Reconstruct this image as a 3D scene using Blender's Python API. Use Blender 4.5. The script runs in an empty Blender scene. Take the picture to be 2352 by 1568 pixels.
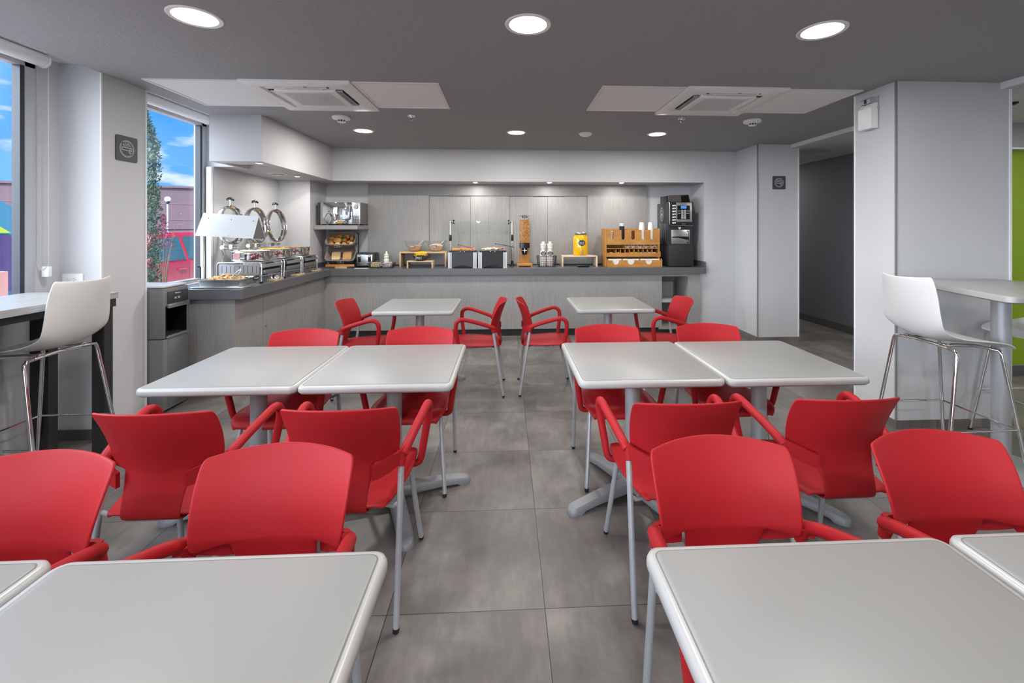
import bpy, bmesh, math, random
from mathutils import Vector, Matrix
R = math.radians
PI = math.pi
random.seed(7)
sc = bpy.context.scene
COL = sc.collection

# ------------------------------------------------------------------ camera
cd = bpy.data.cameras.new('camera')
cam = bpy.data.objects.new('camera', cd)
COL.objects.link(cam)
cam.location = (0, 0, 1.46)
cam.rotation_euler = (R(90), 0, -0.0495)
cd.sensor_width = 36.0
cd.lens = 1006.5 / 2352 * 36
cd.shift_x = (1176 - 1212.5) / 2352
cd.shift_y = (524.2 - 784) / 2352
cd.clip_start = 0.05
cd.clip_end = 300
sc.camera = cam

# ------------------------------------------------------------------ colour
sc.view_settings.view_transform = 'Standard'
sc.view_settings.look = 'None'
sc.view_settings.gamma = 1
sc.view_settings.use_curve_mapping = False
sc.view_settings.exposure = 0.22
sc.cycles.max_bounces = 10
sc.cycles.diffuse_bounces = 5
sc.cycles.glossy_bounces = 4
sc.cycles.transparent_max_bounces = 16
sc.cycles.caustics_reflective = False
sc.cycles.caustics_refractive = False
sc.cycles.sample_clamp_indirect = 6
sc.cycles.use_denoising = True

# ------------------------------------------------------------------ sky
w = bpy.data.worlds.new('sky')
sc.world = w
w.use_nodes = True
nt = w.node_tree
nt.nodes.clear()
N = nt.nodes.new
L = nt.links.new
tc = N('ShaderNodeTexCoord')
sep = N('ShaderNodeSeparateXYZ')
L(tc.outputs['Generated'], sep.inputs[0])
ramp = N('ShaderNodeValToRGB')
e = ramp.color_ramp.elements
e[0].position = 0.0
e[0].color = (0.22, 0.55, 0.98, 1)
e[1].position = 0.55
e[1].color = (0.055, 0.33, 0.98, 1)
m = e.new(0.2)
m.color = (0.10, 0.42, 0.95, 1)
L(sep.outputs['Z'], ramp.inputs[0])
mp = N('ShaderNodeMapping')
mp.inputs['Scale'].default_value = (2.6, 2.6, 9.0)
L(tc.outputs['Generated'], mp.inputs[0])
nz = N('ShaderNodeTexNoise')
nz.inputs['Scale'].default_value = 3.4
nz.inputs['Detail'].default_value = 6
L(mp.outputs[0], nz.inputs['Vector'])
cr = N('ShaderNodeValToRGB')
cr.color_ramp.elements[0].position = 0.54
cr.color_ramp.elements[1].position = 0.66
L(nz.outputs['Fac'], cr.inputs[0])
mx = N('ShaderNodeMixRGB')
mx.inputs[2].default_value = (0.85, 0.92, 1.0, 1)
L(cr.outputs[0], mx.inputs[0])
L(ramp.outputs[0], mx.inputs[1])
# bright bank added to the sky behind the camera to light the room
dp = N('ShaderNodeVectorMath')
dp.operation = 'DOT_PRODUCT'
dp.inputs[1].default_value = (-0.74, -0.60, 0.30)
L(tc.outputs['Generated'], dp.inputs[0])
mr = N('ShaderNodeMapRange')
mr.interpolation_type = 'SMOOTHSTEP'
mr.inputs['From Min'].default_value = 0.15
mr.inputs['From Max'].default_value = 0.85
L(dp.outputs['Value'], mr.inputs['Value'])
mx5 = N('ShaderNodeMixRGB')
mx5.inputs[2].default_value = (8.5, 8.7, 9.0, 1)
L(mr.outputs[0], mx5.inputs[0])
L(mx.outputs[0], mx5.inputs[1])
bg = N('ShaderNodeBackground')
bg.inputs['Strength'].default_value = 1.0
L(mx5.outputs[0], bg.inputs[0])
wo = N('ShaderNodeOutputWorld')
L(bg.outputs[0], wo.inputs[0])

# ------------------------------------------------------------------ sun (from behind the building, lights the street)
sd = bpy.data.lights.new('sun', 'SUN')
sd.energy = 12.0
sd.angle = R(1)
sd.color = (1.0, 0.96, 0.9)
sun = bpy.data.objects.new('sun', sd)
COL.objects.link(sun)
sun.rotation_euler = Vector((0.20, -0.52, 0.83)).to_track_quat('Z', 'Y').to_euler()
sun.location = (6, 0, 9)

LAMP = 18.0      # watts of one downlight

# ------------------------------------------------------------------ materials
MATS = {}


def mat(name, col, rough=0.5, metal=0.0, spec=0.5, bump=0.0, bscale=60, var=0.0, vscale=8, coat=0.0, emis=None, estr=0):
    if name in MATS:
        return MATS[name]
    m = bpy.data.materials.new(name)
    m.use_nodes = True
    nt = m.node_tree
    b = nt.nodes['Principled BSDF']
    b.inputs['Base Color'].default_value = (*col, 1)
    b.inputs['Roughness'].default_value = rough
    b.inputs['Metallic'].default_value = metal
    b.inputs['Specular IOR Level'].default_value = spec
    b.inputs['Coat Weight'].default_value = coat
    if emis:
        b.inputs['Emission Color'].default_value = (*emis, 1)
        b.inputs['Emission Strength'].default_value = estr
    if bump or var:
        t = nt.nodes.new('ShaderNodeTexCoord')
    if bump:
        n = nt.nodes.new('ShaderNodeTexNoise')
        n.inputs['Scale'].default_value = bscale
        n.inputs['Detail'].default_value = 4
        nt.links.new(t.outputs['Object'], n.inputs['Vector'])
        bp = nt.nodes.new('ShaderNodeBump')
        bp.inputs['Strength'].default_value = bump
        bp.inputs['Distance'].default_value = 0.01
        nt.links.new(n.outputs['Fac'], bp.inputs['Height'])
        nt.links.new(bp.outputs[0], b.inputs['Normal'])
    if var:
        n = nt.nodes.new('ShaderNodeTexNoise')
        n.inputs['Scale'].default_value = vscale
        n.inputs['Detail'].default_value = 5
        nt.links.new(t.outputs['Object'], n.inputs['Vector'])
        r = nt.nodes.new('ShaderNodeValToRGB')
        r.color_ramp.elements[0].position = 0.3
        r.color_ramp.elements[1].position = 0.7
        r.color_ramp.elements[0].color = (*[c * (1 - var) for c in col], 1)
        r.color_ramp.elements[1].color = (*[min(1, c * (1 + var)) for c in col], 1)
        nt.links.new(n.outputs['Fac'], r.inputs[0])
        nt.links.new(r.outputs[0], b.inputs['Base Color'])
    MATS[name] = m
    return m


def grain(name, c0, c1, scale=(90, 90, 2.2), rough=0.45, mid=None):
    """streaked laminate / timber: noise stretched along one axis"""
    m = mat(name, c0, rough)
    nt = m.node_tree
    b = nt.nodes['Principled BSDF']
    t = nt.nodes.new('ShaderNodeTexCoord')
    mp = nt.nodes.new('ShaderNodeMapping')
    mp.inputs['Scale'].default_value = scale
    nt.links.new(t.outputs['Object'], mp.inputs[0])
    n = nt.nodes.new('ShaderNodeTexNoise')
    n.inputs['Scale'].default_value = 1.0
    n.inputs['Detail'].default_value = 7
    n.inputs['Roughness'].default_value = 0.65
    nt.links.new(mp.outputs[0], n.inputs['Vector'])
    r = nt.nodes.new('ShaderNodeValToRGB')
    r.color_ramp.elements[0].position = 0.32
    r.color_ramp.elements[0].color = (*c0, 1)
    r.color_ramp.elements[1].position = 0.68
    r.color_ramp.elements[1].color = (*c1, 1)
    nt.links.new(n.outputs['Fac'], r.inputs[0])
    n2 = nt.nodes.new('ShaderNodeTexNoise')
    n2.inputs['Scale'].default_value = 1.6
    nt.links.new(t.outputs['Object'], n2.inputs['Vector'])
    mx = nt.nodes.new('ShaderNodeMixRGB')
    mx.blend_type = 'MULTIPLY'
    mx.inputs[0].default_value = 0.35
    nt.links.new(r.outputs[0], mx.inputs[1])
    nt.links.new(n2.outputs['Fac'], mx.inputs[2])
    nt.links.new(mx.outputs[0], b.inputs['Base Color'])
    return m


def glass(name, tint=(1, 1, 1), f=0.12, rough=0.02, ior=1.45):
    m = bpy.data.materials.new(name)
    m.use_nodes = True
    nt = m.node_tree
    nt.nodes.clear()
    tr = nt.nodes.new('ShaderNodeBsdfTransparent')
    tr.inputs[0].default_value = (*tint, 1)
    gl = nt.nodes.new('ShaderNodeBsdfGlossy')
    gl.inputs['Roughness'].default_value = rough
    lw = nt.nodes.new('ShaderNodeLayerWeight')
    lw.inputs['Blend'].default_value = 0.5
    pw = nt.nodes.new('ShaderNodeMath')
    pw.operation = 'POWER'
    pw.inputs[1].default_value = 5
    nt.links.new(lw.outputs['Facing'], pw.inputs[0])
    fr = nt.nodes.new('ShaderNodeMath')
    fr.operation = 'MULTIPLY_ADD'
    f0 = ((ior - 1) / (ior + 1)) ** 2
    fr.inputs[1].default_value = 1 - f0
    fr.inputs[2].default_value = f0
    nt.links.new(pw.outputs[0], fr.inputs[0])
    mx = nt.nodes.new('ShaderNodeMixShader')
    o = nt.nodes.new('ShaderNodeOutputMaterial')
    nt.links.new(fr.outputs[0], mx.inputs[0])
    nt.links.new(tr.outputs[0], mx.inputs[1])
    nt.links.new(gl.outputs[0], mx.inputs[2])
    nt.links.new(mx.outputs[0], o.inputs[0])
    MATS[name] = m
    return m


WALL = mat('wall_paint', (0.58, 0.585, 0.60), 0.75, bump=0.08, bscale=160, var=0.03, vscale=1.2)
WHITE = mat('white_paint', (0.80, 0.81, 0.83), 0.5)
CEIL = mat('ceiling_grey', (0.35, 0.355, 0.365), 0.85, bump=0.5, bscale=45)
CEILW = mat('ceiling_white', (0.90, 0.90, 0.90), 0.8, bump=0.15, bscale=180)
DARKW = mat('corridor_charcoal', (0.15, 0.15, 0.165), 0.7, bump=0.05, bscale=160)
GREEN = mat('green_wall', (0.21, 0.33, 0.002), 0.6)
LAM = grain('grey_laminate', (0.285, 0.278, 0.268), (0.415, 0.405, 0.39), (150, 150, 3.0))
LAMH = grain('grey_laminate_top', (0.33, 0.325, 0.33), (0.50, 0.49, 0.49), (60, 2.5, 60), 0.35)
TOPM = mat('grey_worktop', (0.115, 0.117, 0.122), 0.28)
BLK = mat('black_satin', (0.012, 0.012, 0.014), 0.35)
BLKM = mat('black_matt', (0.02, 0.02, 0.022), 0.7)
BLKS = mat('black_gloss', (0.008, 0.008, 0.01), 0.12)
DGREY = mat('dark_grey_plastic', (0.045, 0.05, 0.055), 0.45)
RED = mat('red_plastic', (0.36, 0.013, 0.018), 0.48, spec=0.2, bump=0.04, bscale=350)
TABLE = mat('table_laminate', (0.275, 0.275, 0.270), 0.42, bump=0.02, bscale=400)
TRIM = mat('table_rim', (0.40, 0.40, 0.395), 0.32)
GROOVE = mat('rim_groove', (0.17, 0.17, 0.165), 0.6)
GMET = mat('silver_paint', (0.43, 0.44, 0.46), 0.38, metal=0.35)
BASEM = mat('grey_cast_base', (0.25, 0.26, 0.275), 0.45, metal=0.2)
CHR = mat('chrome', (0.78, 0.78, 0.78), 0.07, metal=1.0)
STEEL = mat('brushed_steel', (0.62, 0.63, 0.64), 0.28, metal=1.0)
STEELD = mat('grey_steel', (0.30, 0.31, 0.33), 0.35, metal=0.8)
SHELL = mat('white_shell_plastic', (0.68, 0.675, 0.66), 0.38)
BAMB = grain('bamboo', (0.42, 0.20, 0.07), (0.66, 0.38, 0.16), (5, 60, 60), 0.45)
BAMP = grain('pale_bamboo', (0.62, 0.40, 0.21), (0.80, 0.58, 0.36), (5, 60, 60), 0.5)
BAMO = grain('honey_wood', (0.46, 0.19, 0.035), (0.66, 0.32, 0.09), (6, 60, 14), 0.42)
WPL = mat('white_plastic', (0.87, 0.87, 0.87), 0.35)
GPL = mat('grey_plastic', (0.42, 0.43, 0.45), 0.4)
PAPER = mat('paper', (0.80, 0.76, 0.70), 0.8)
INK = mat('white_ink', (0.85, 0.85, 0.85), 0.6)
GLASSW = glass('window_glass', (0.90, 0.95, 1.0), ior=1.35)
GLASS = glass('clear_glass', (0.97, 0.985, 0.98), ior=1.3)
GLASSD = glass('smoked_glass', (0.25, 0.27, 0.3), ior=1.5)
LED = mat('lamp_lens', (0.9, 0.9, 0.9), 0.5, emis=(1.0, 0.97, 0.92), estr=9)


def floor_mat():
    m = mat('floor_tiles', (0.2, 0.19, 0.18), 0.38)
    nt = m.node_tree
    b = nt.nodes['Principled BSDF']
    Nn = nt.nodes.new
    Lk = nt.links.new

    def math_(op, a, bb=None, c=None):
        n = Nn('ShaderNodeMath')
        n.operation = op
        for i, v in enumerate((a, bb, c)):
            if v is None:
                continue
            if isinstance(v, (int, float)):
                n.inputs[i].default_value = v
            else:
                Lk(v, n.inputs[i])
        return n.outputs[0]
    t = Nn('ShaderNodeTexCoord')
    s = Nn('ShaderNodeSeparateXYZ')
    Lk(t.outputs['Object'], s.inputs[0])
    gx = math_('DIVIDE', math_('SUBTRACT', s.outputs[0], 0.149 - 12), 0.6)
    gy = math_('DIVIDE', math_('SUBTRACT', s.outputs[1], 1.678 - 12), 0.6)
    fx = math_('ABSOLUTE', math_('SUBTRACT', math_('FRACT', gx), 0.5))
    fy = math_('ABSOLUTE', math_('SUBTRACT', math_('FRACT', gy), 0.5))
    ln = math_('GREATER_THAN', math_('MAXIMUM', fx, fy), 0.5 - 0.0027)
    cx = math_('FLOOR', gx)
    cy = math_('FLOOR', gy)
    cmb = Nn('ShaderNodeCombineXYZ')
    Lk(cx, cmb.inputs[0])
    Lk(cy, cmb.inputs[1])
    wn = Nn('ShaderNodeTexWhiteNoise')
    Lk(cmb.outputs[0], wn.inputs['Vector'])
    off = Nn('ShaderNodeVectorMath')
    off.operation = 'MULTIPLY_ADD'
    Lk(wn.outputs['Color'], off.inputs[0])
    off.inputs[1].default_value = (30, 30, 30)
    Lk(t.outputs['Object'], off.inputs[2])
    n1 = Nn('ShaderNodeTexNoise')
    n1.inputs['Scale'].default_value = 2.4
    n1.inputs['Detail'].default_value = 9
    n1.inputs['Roughness'].default_value = 0.62
    Lk(off.outputs[0], n1.inputs['Vector'])
    r1 = Nn('ShaderNodeValToRGB')
    r1.color_ramp.elements[0].position = 0.36
    r1.color_ramp.elements[0].color = (0.115, 0.105, 0.096, 1)
    r1.color_ramp.elements[1].position = 0.64
    r1.color_ramp.elements[1].color = (0.235, 0.218, 0.202, 1)
    k = r1.color_ramp.elements.new(0.5)
    k.color = (0.168, 0.156, 0.145, 1)
    Lk(n1.outputs['Fac'], r1.inputs[0])
    n2 = Nn('ShaderNodeTexNoise')
    n2.inputs['Scale'].default_value = 3.1
    n2.inputs['Detail'].default_value = 3
    Lk(off.outputs[0], n2.inputs['Vector'])
    mx = Nn('ShaderNodeMixRGB')
    mx.blend_type = 'MIX'
    r2 = Nn('ShaderNodeValToRGB')
    r2.color_ramp.elements[0].position = 0.45
    r2.color_ramp.elements[1].position = 0.7
    r2.color_ramp.elements[1].color = (0.5, 0.5, 0.5, 1)
    Lk(n2.outputs['Fac'], r2.inputs[0])
    Lk(r2.outputs[0], mx.inputs[0])
    Lk(r1.outputs[0], mx.inputs[1])
    mx.inputs[2].default_value = (0.165, 0.140, 0.138, 1)
    # streaky scratches
    mp = Nn('ShaderNodeMapping')
    mp.inputs['Scale'].default_value = (22, 5, 1)
    Lk(off.outputs[0], mp.inputs[0])
    n3 = Nn('ShaderNodeTexNoise')
    n3.inputs['Detail'].default_value = 8
    n3.inputs['Scale'].default_value = 1.5
    Lk(mp.outputs[0], n3.inputs['Vector'])
    mx2 = Nn('ShaderNodeMixRGB')
    mx2.blend_type = 'OVERLAY'
    mx2.inputs[0].default_value = 0.28
    Lk(mx.outputs[0], mx2.inputs[1])
    Lk(n3.outputs['Fac'], mx2.inputs[2])
    mx3 = Nn('ShaderNodeMixRGB')
    Lk(ln, mx3.inputs[0])
    Lk(mx2.outputs[0], mx3.inputs[1])
    mx3.inputs[2].default_value = (0.035, 0.035, 0.033, 1)
    Lk(mx3.outputs[0], b.inputs['Base Color'])
    Lk(math_('MULTIPLY_ADD', n1.outputs['Fac'], 0.25, 0.27), b.inputs['Roughness'])
    return m


FLOOR = floor_mat()


# ------------------------------------------------------------------ mesh helpers
def rr(w, d, r, n=5, inset=0.0, cx=0, cy=0):
    """rounded rectangle outline"""
    w -= 2 * inset
    d -= 2 * inset
    r = max(r - inset, 0.0005)
    pts = []
    for k, (sx, sy) in enumerate(((1, 1), (-1, 1), (-1, -1), (1, -1))):
        for i in range(n + 1):
            a = k * PI / 2 + i / n * PI / 2
            pts.append((cx + sx * (w / 2 - r) + r * math.cos(a), cy + sy * (d / 2 - r) + r * math.sin(a)))
    return pts


class MB:
    def __init__(s):
        s.bm = bmesh.new()
        s.mi = 0
        s.M = Matrix.Identity(4)

    def v(s, p):
        return s.bm.verts.new(s.M @ Vector(p))

    def f(s, vs):
        try:
            fc = s.bm.faces.new(vs)
            fc.material_index = s.mi
            return fc
        except ValueError:
            return None

    def box(s, x0, x1, y0, y1, z0, z1, bev=0.0, seg=2):
        P = [(x0, y0, z0), (x1, y0, z0), (x1, y1, z0), (x0, y1, z0), (x0, y0, z1), (x1, y0, z1), (x1, y1, z1), (x0, y1, z1)]
        v = [s.v(p) for p in P]
        fs = [s.f([v[i] for i in q]) for q in ((3, 2, 1, 0), (4, 5, 6, 7), (0, 1, 5, 4), (1, 2, 6, 5), (2, 3, 7, 6), (3, 0, 4, 7))]
        if bev:
            es = list({e for fc in fs for e in fc.edges})
            r = bmesh.ops.bevel(s.bm, geom=es, offset=bev, segments=seg, profile=0.5, affect='EDGES')
            for fc in r['faces']:
                fc.material_index = s.mi
        return s

    def loft(s, loops, close=True, cap0=True, cap1=True):
        """loops: list of lists of 3d points with equal count"""
        V = [[s.v(p) for p in lp] for lp in loops]
        n = len(V[0])
        for a, b in zip(V[:-1], V[1:]):
            for i in range(n if close else n - 1):
                j = (i + 1) % n
                s.f([a[i], a[j], b[j], b[i]])
        if close and cap0:
            s.f(V[0][::-1])
        if close and cap1:
            s.f(V[-1])
        return s

    def prism(s, poly, z0, z1, bev=0.0):
        if not bev:
            return s.loft([[(x, y, z0) for x, y in poly], [(x, y, z1) for x, y in poly]])
        return s

    def slab(s, w, d, r, z0, z1, cx=0, cy=0, be=0.004, n=5):
        L_ = []
        for ins, z in ((be, z0), (0, z0 + be), (0, z1 - be), (be * 0.3, z1 - be * 0.3), (be, z1)):
            L_.append([(x, y, z) for x, y in rr(w, d, r, n, ins, cx, cy)])
        return s.loft(L_)

    def tube(s, pts, r, seg=10, cap=True, closed=False, flat=1.0, up=None):
        P = [Vector(p) for p in pts]
        rs = r if isinstance(r, (list, tuple)) else [r] * len(P)
        n = len(P)
        T = []
        for i in range(n):
            if closed:
                t = P[(i + 1) % n] - P[i - 1]
            else:
                t = P[min(i + 1, n - 1)] - P[max(i - 1, 0)]
            T.append(t.normalized())
        u = Vector(up) if up else Vector((0, 0, 1))
        if abs(T[0].dot(u)) > 0.95:
            u = Vector((1, 0, 0)) if abs(T[0].x) < 0.9 else Vector((0, 1, 0))
        a = T[0].cross(u).normalized()
        loops = []
        for i in range(n):
            a = (a - T[i] * a.dot(T[i]))
            a.normalize()
            b = T[i].cross(a)
            loops.append([P[i] + (a * math.cos(k / seg * 2 * PI) + b * math.sin(k / seg * 2 * PI) * flat) * rs[i] for k in range(seg)])
        if closed:
            loops.append(loops[0])
            return s.loft(loops, cap0=False, cap1=False)
        return s.loft(loops, cap0=cap, cap1=cap)

    def cyl(s, p0, p1, r0, r1=None, seg=20):
        return s.tube([p0, p1], [r0, r0 if r1 is None else r1], seg)

    def lathe(s, prof, c=(0, 0, 0), seg=32, axis='z', cap=False):
        V = []
        for r, z in prof:
            ring = []
            for k in range(seg):
                a = k / seg * 2 * PI
                x, y = r * math.cos(a), r * math.sin(a)
                if axis == 'z':
                    p = (c[0] + x, c[1] + y, c[2] + z)
                elif axis == 'x':
                    p = (c[0] + z, c[1] + x, c[2] + y)
                else:
                    p = (c[0] + y, c[1] + z, c[2] + x)
                ring.append(p)
            V.append(ring)
        return s.loft(V, cap0=cap, cap1=cap)

    def ell(s, c, rx, ry, rz, seg=14, rings=8, jit=0.0):
        prof = []
        V = []
        for i in range(rings + 1):
            t = -PI / 2 + PI * i / rings
            rr_ = math.cos(t) + (1e-3 if i in (0, rings) else 0)
            V.append([(c[0] + rx * rr_ * math.cos(k / seg * 2 * PI) * (1 + random.uniform(-jit, jit)),
                       c[1] + ry * rr_ * math.sin(k / seg * 2 * PI) * (1 + random.uniform(-jit, jit)),
                       c[2] + rz * math.sin(t)) for k in range(seg)])
        return s.loft(V)

    def grid(s, P, thick=0.0):
        """P[i][j] points -> quad sheet"""
        V = [[s.v(p) for p in row] for row in P]
        for a, b in zip(V[:-1], V[1:]):
            for i in range(len(a) - 1):
                s.f([a[i], a[i + 1], b[i + 1], b[i]])
        return s

    def obj(s, name, mats, parent=None, smooth=True, ang=35, merge=False):
        if merge:
            bmesh.ops.remove_doubles(s.bm, verts=s.bm.verts, dist=1e-5)
        bmesh.ops.recalc_face_normals(s.bm, faces=s.bm.faces)
        me = bpy.data.meshes.new(name)
        s.bm.to_mesh(me)
        s.bm.free()
        for m_ in (mats if isinstance(mats, (list, tuple)) else [mats]):
            me.materials.append(m_)
        if smooth:
            me.polygons.foreach_set('use_smooth', [True] * len(me.polygons))
            me.set_sharp_from_angle(angle=R(ang))
        o = bpy.data.objects.new(name, me)
        COL.objects.link(o)
        if parent:
            o.parent = parent
        return o


def tag(o, label=None, cat=None, group=None, kind=None):
    if label:
        o['label'] = label
    if cat:
        o['category'] = cat
    if group:
        o['group'] = group
    if kind:
        o['kind'] = kind
    return o


def thing(name, label, cat, loc=(0, 0, 0), rz=0.0, group=None, kind=None):
    o = bpy.data.objects.new(name, None)
    o.empty_display_size = 0.05
    COL.objects.link(o)
    o.location = loc
    o.rotation_euler = (0, 0, rz)
    return tag(o, label, cat, group, kind)


def dup(root, loc, rz=0.0, label=None, group=None, scale=None):
    r = root.copy()
    COL.objects.link(r)
    r.location = loc
    r.rotation_euler = (0, 0, rz)
    if scale:
        r.scale = scale
    if label:
        r['label'] = label
    if group:
        r['group'] = group

    def rec(a, b):
        for ch in list(a.children):
            c = ch.copy()
            if ch.type == 'LIGHT':
                c.data = ch.data
            COL.objects.link(c)
            c.parent = b
            rec(ch, c)
    rec(root, r)
    return r


def struct(name, mb, mats, **k):
    return tag(mb.obj(name, mats, **k), kind='structure')


def sbox(name, mats, *b):
    mb = MB()
    for q in b:
        mb.box(*q)
    return struct(name, mb, mats, smooth=False)


def lettering(name, body, size, m_, parent, loc, rot=(PI / 2, 0, 0), ext=0.0006, align='CENTER', sx=1.0):
    cu = bpy.data.curves.new(name, 'FONT')
    cu.body = body
    cu.size = size
    cu.align_x = align
    cu.align_y = 'CENTER'
    cu.extrude = ext
    cu.resolution_u = 2
    o = bpy.data.objects.new(name + '_curve', cu)
    COL.objects.link(o)
    dg = bpy.context.evaluated_depsgraph_get()
    me = bpy.data.meshes.new_from_object(o.evaluated_get(dg))
    bpy.data.objects.remove(o)
    me.materials.clear()
    me.materials.append(m_)
    ob = bpy.data.objects.new(name, me)
    COL.objects.link(ob)
    ob.parent = parent
    ob.location = loc
    ob.rotation_euler = rot
    ob.scale = (sx, 1, 1)
    return ob


# ================================================================== THE ROOM
H = 2.535
sbox('floor', FLOOR, (-3.3, 6.6, -3.3, 9.0, -0.12, 0.0))

# main ceiling with openings hidden above the panels
sbox('ceiling', CEIL, (-2.8, 3.65, -3.3, 6.6, H, 2.8))
sbox('ceiling_window_pocket', WHITE, (-3.3, -2.801, -3.3, 4.66, 2.60, 2.8))


def holed(name, x0, x1, y0, y1, z, cx, cy, r, m_, depth):
    mb = MB()
    n = 48
    inner = []
    outer = []
    for k in range(n):
        a = k / n * 2 * PI
        c, s_ = math.cos(a), math.sin(a)
        inner.append((cx + r * c, cy + r * s_))
        t = min(((x1 - cx) / c if c > 1e-6 else (x0 - cx) / c if c < -1e-6 else 1e9),
                ((y1 - cy) / s_ if s_ > 1e-6 else (y0 - cy) / s_ if s_ < -1e-6 else 1e9))
        outer.append((cx + t * c, cy + t * s_))
    mb.loft([[(x, y, z) for x, y in outer], [(x, y, z) for x, y in inner],
             [(cx + (x - cx) * 0.93, cy + (y - cy) * 0.93, z + depth) for x, y in inner]], cap0=False, cap1=True)
    # corner fillers
    for X, Y in ((x0, y0), (x1, y0), (x1, y1), (x0, y1)):
        best = sorted(range(n), key=lambda k: (outer[k][0] - X) ** 2 + (outer[k][1] - Y) ** 2)[:2]
        a_, b_ = outer[best[0]], outer[best[1]]
        if abs(a_[0] - X) > 1e-4 or abs(a_[1] - Y) > 1e-4:
            mb.f([mb.v((X, Y, z)), mb.v((*a_, z)), mb.v((*b_, z))])
    mb.box(x0, x1, y0, y1, z + depth + 0.002, z + depth + 0.1)
    return struct(name, mb, m_, smooth=False)


holed('ceiling_corridor', 3.66, 4.75, 4.2, 9.0, 2.49, 4.10, 5.80, 0.29, WALL, 0.12)
sbox('ceiling_lounge', WALL, (3.66, 6.6, -3.3, 4.2, 2.49, 2.8), (4.75, 6.6, 4.2, 4.4, 2.49, 2.8))
sbox('trim_1', WHITE, (3.645, 3.66, 3.43, 5.45, 2.488, 2.545), (3.645, 3.66, -3.3, 3.06, 2.488, 2.545))

# left side: low wall, piers, alcove
sbox('wall_left_sill', WALL, (-3.2, -3.10, -3.3, 3.02, 0, 0.97), (-3.2, -3.10, 3.55, 4.66, 0, 0.90))
sbox('trim_2', WHITE, (-3.2, -3.0, -3.25, 3.02, 0.97, 0.998), (-3.2, -3.03, 3.56, 4.66, 0.90, 0.924))
sbox('wall_left_pier', WALL, (-3.2, -2.8, 3.18, 3.55, 0, 2.6), (-3.2, -3.08, 3.02, 3.18, 0, 2.6))
sbox('wall_left_alcove', WALL, (-3.2, -3.0, 4.66, 5.93, 0, 2.8))
sbox('wall_left_header', WHITE, (-3.2, -3.07, -3.3, 3.02, 2.53, 2.6), (-3.2, -3.07, 3.55, 4.66, 2.53, 2.6))
sbox('trim_3', WHITE, (-2.806, -2.797, 3.172, 3.182, 0, H), (-2.802, -2.794, 3.545, 3.556, 0, H))
# back: pier, niche, soffits
sbox('wall_back_pier', WALL, (-3.3, -2.59, 5.93, 6.7, 0, 2.8))
sbox('wall_back', WALL, (-2.59, 2.76, 6.45, 6.7, 0, 2.8), (2.76, 3.21, 5.99, 6.7, 0, 2.8), (2.69, 2.76, 5.985, 6.45, 0, 0.836))
sbox('wall_back_soffit', WALL, (-2.32, 2.76, 5.99, 6.45, 2.098, 2.56), (-2.59, -2.32, 5.93, 6.45, 2.098, 2.56))
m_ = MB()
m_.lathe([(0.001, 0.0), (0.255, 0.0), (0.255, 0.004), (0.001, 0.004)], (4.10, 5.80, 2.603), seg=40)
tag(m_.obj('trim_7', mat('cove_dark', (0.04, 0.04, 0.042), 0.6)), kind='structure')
# the soffit over the left counter with its recessed hatch
sbox('wall_left_soffit', WALL, (-2.8, -2.67, 4.28, 4.44, 2.095, 2.56), (-2.45, -2.32, 4.28, 5.93, 2.095, 2.56), (-2.67, -2.45, 4.28, 4.50, 2.095, 2.56),
     (-2.8, -2.45, 4.86, 5.93, 2.095, 2.56), (-2.76, -2.45, 4.44, 4.86, 2.16, 2.56), (-2.8, -2.76, 4.44, 4.86, 2.095, 2.56),
     (-3.0, -2.8, 4.661, 5.93, 2.095, 2.8), (-2.8, -2.795, 4.28, 4.661, 2.5605, 2.8))
# right side
sbox('wall_right_pier', WALL, (3.21, 3.75, 5.45, 9.0, 0, 2.56))
sbox('wall_right_column', WALL, (2.84, 3.72, 3.06, 3.43, 0.0, 2.56))
sbox('trim_4', mat('grey_corner_bead', (0.22, 0.22, 0.23), 0.5), (2.834, 2.845, 3.054, 3.066, 0.06, H), (3.204, 3.216, 5.444, 5.456, 0.07, H))
sbox('trim_5', WHITE, (3.712, 3.726, 3.05, 3.06, 0.06, 2.49), (2.832, 2.842, 3.425, 3.438, 0.06, H), (3.742, 3.756, 5.442, 5.455, 0.07, 2.49))
sbox('baseboard_column', FLOOR, (2.835, 3.725, 3.054, 3.436, 0, 0.06))
sbox('baseboard_pier', FLOOR, (3.2, 3.762, 5.438, 8.99, 0, 0.07), (3.19, 3.205, 5.45, 5.985, 0, 0.07))
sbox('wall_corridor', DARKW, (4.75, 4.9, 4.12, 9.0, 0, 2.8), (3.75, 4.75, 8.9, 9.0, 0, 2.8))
sbox('baseboard_corridor', mat('tile_skirting', (0.085, 0.082, 0.08), 0.5), (4.735, 4.75, 4.12, 8.9, 0, 0.105))
sbox('wall_green', GREEN, (4.75, 6.6, 4.10, 4.2, 0.105, 2.235))
sbox('wall_green_soffit', mat('soffit_grey', (0.33, 0.33, 0.345), 0.7), (4.75, 6.6, 4.04, 4.2, 2.25, 2.8))
sbox('trim_6', WHITE, (4.75, 6.6, 4.035, 4.1, 2.235, 2.25))
sbox('baseboard_green', mat('tile_skirting', (0, 0, 0)), (4.75, 6.6, 4.085, 4.1, 0, 0.1))
sbox('wall_right', WALL, (6.5, 6.7, -3.3, 4.1, 0, 2.8))
sbox('wall_front', WALL, (-3.3, -2.7, -3.5, -3.3, 0, 2.8), (0.1, 6.6, -3.5, -3.3, 0, 2.8), (-2.7, 0.1, -3.5, -3.3, 2.45, 2.8), (-2.7, 0.1, -3.5, -3.3, 0, 0.25))
sbox('baseboard_left', mat('tile_skirting', (0, 0, 0)), (-3.12, -2.79, 3.165, 3.18, 0, 0.07))

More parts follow.
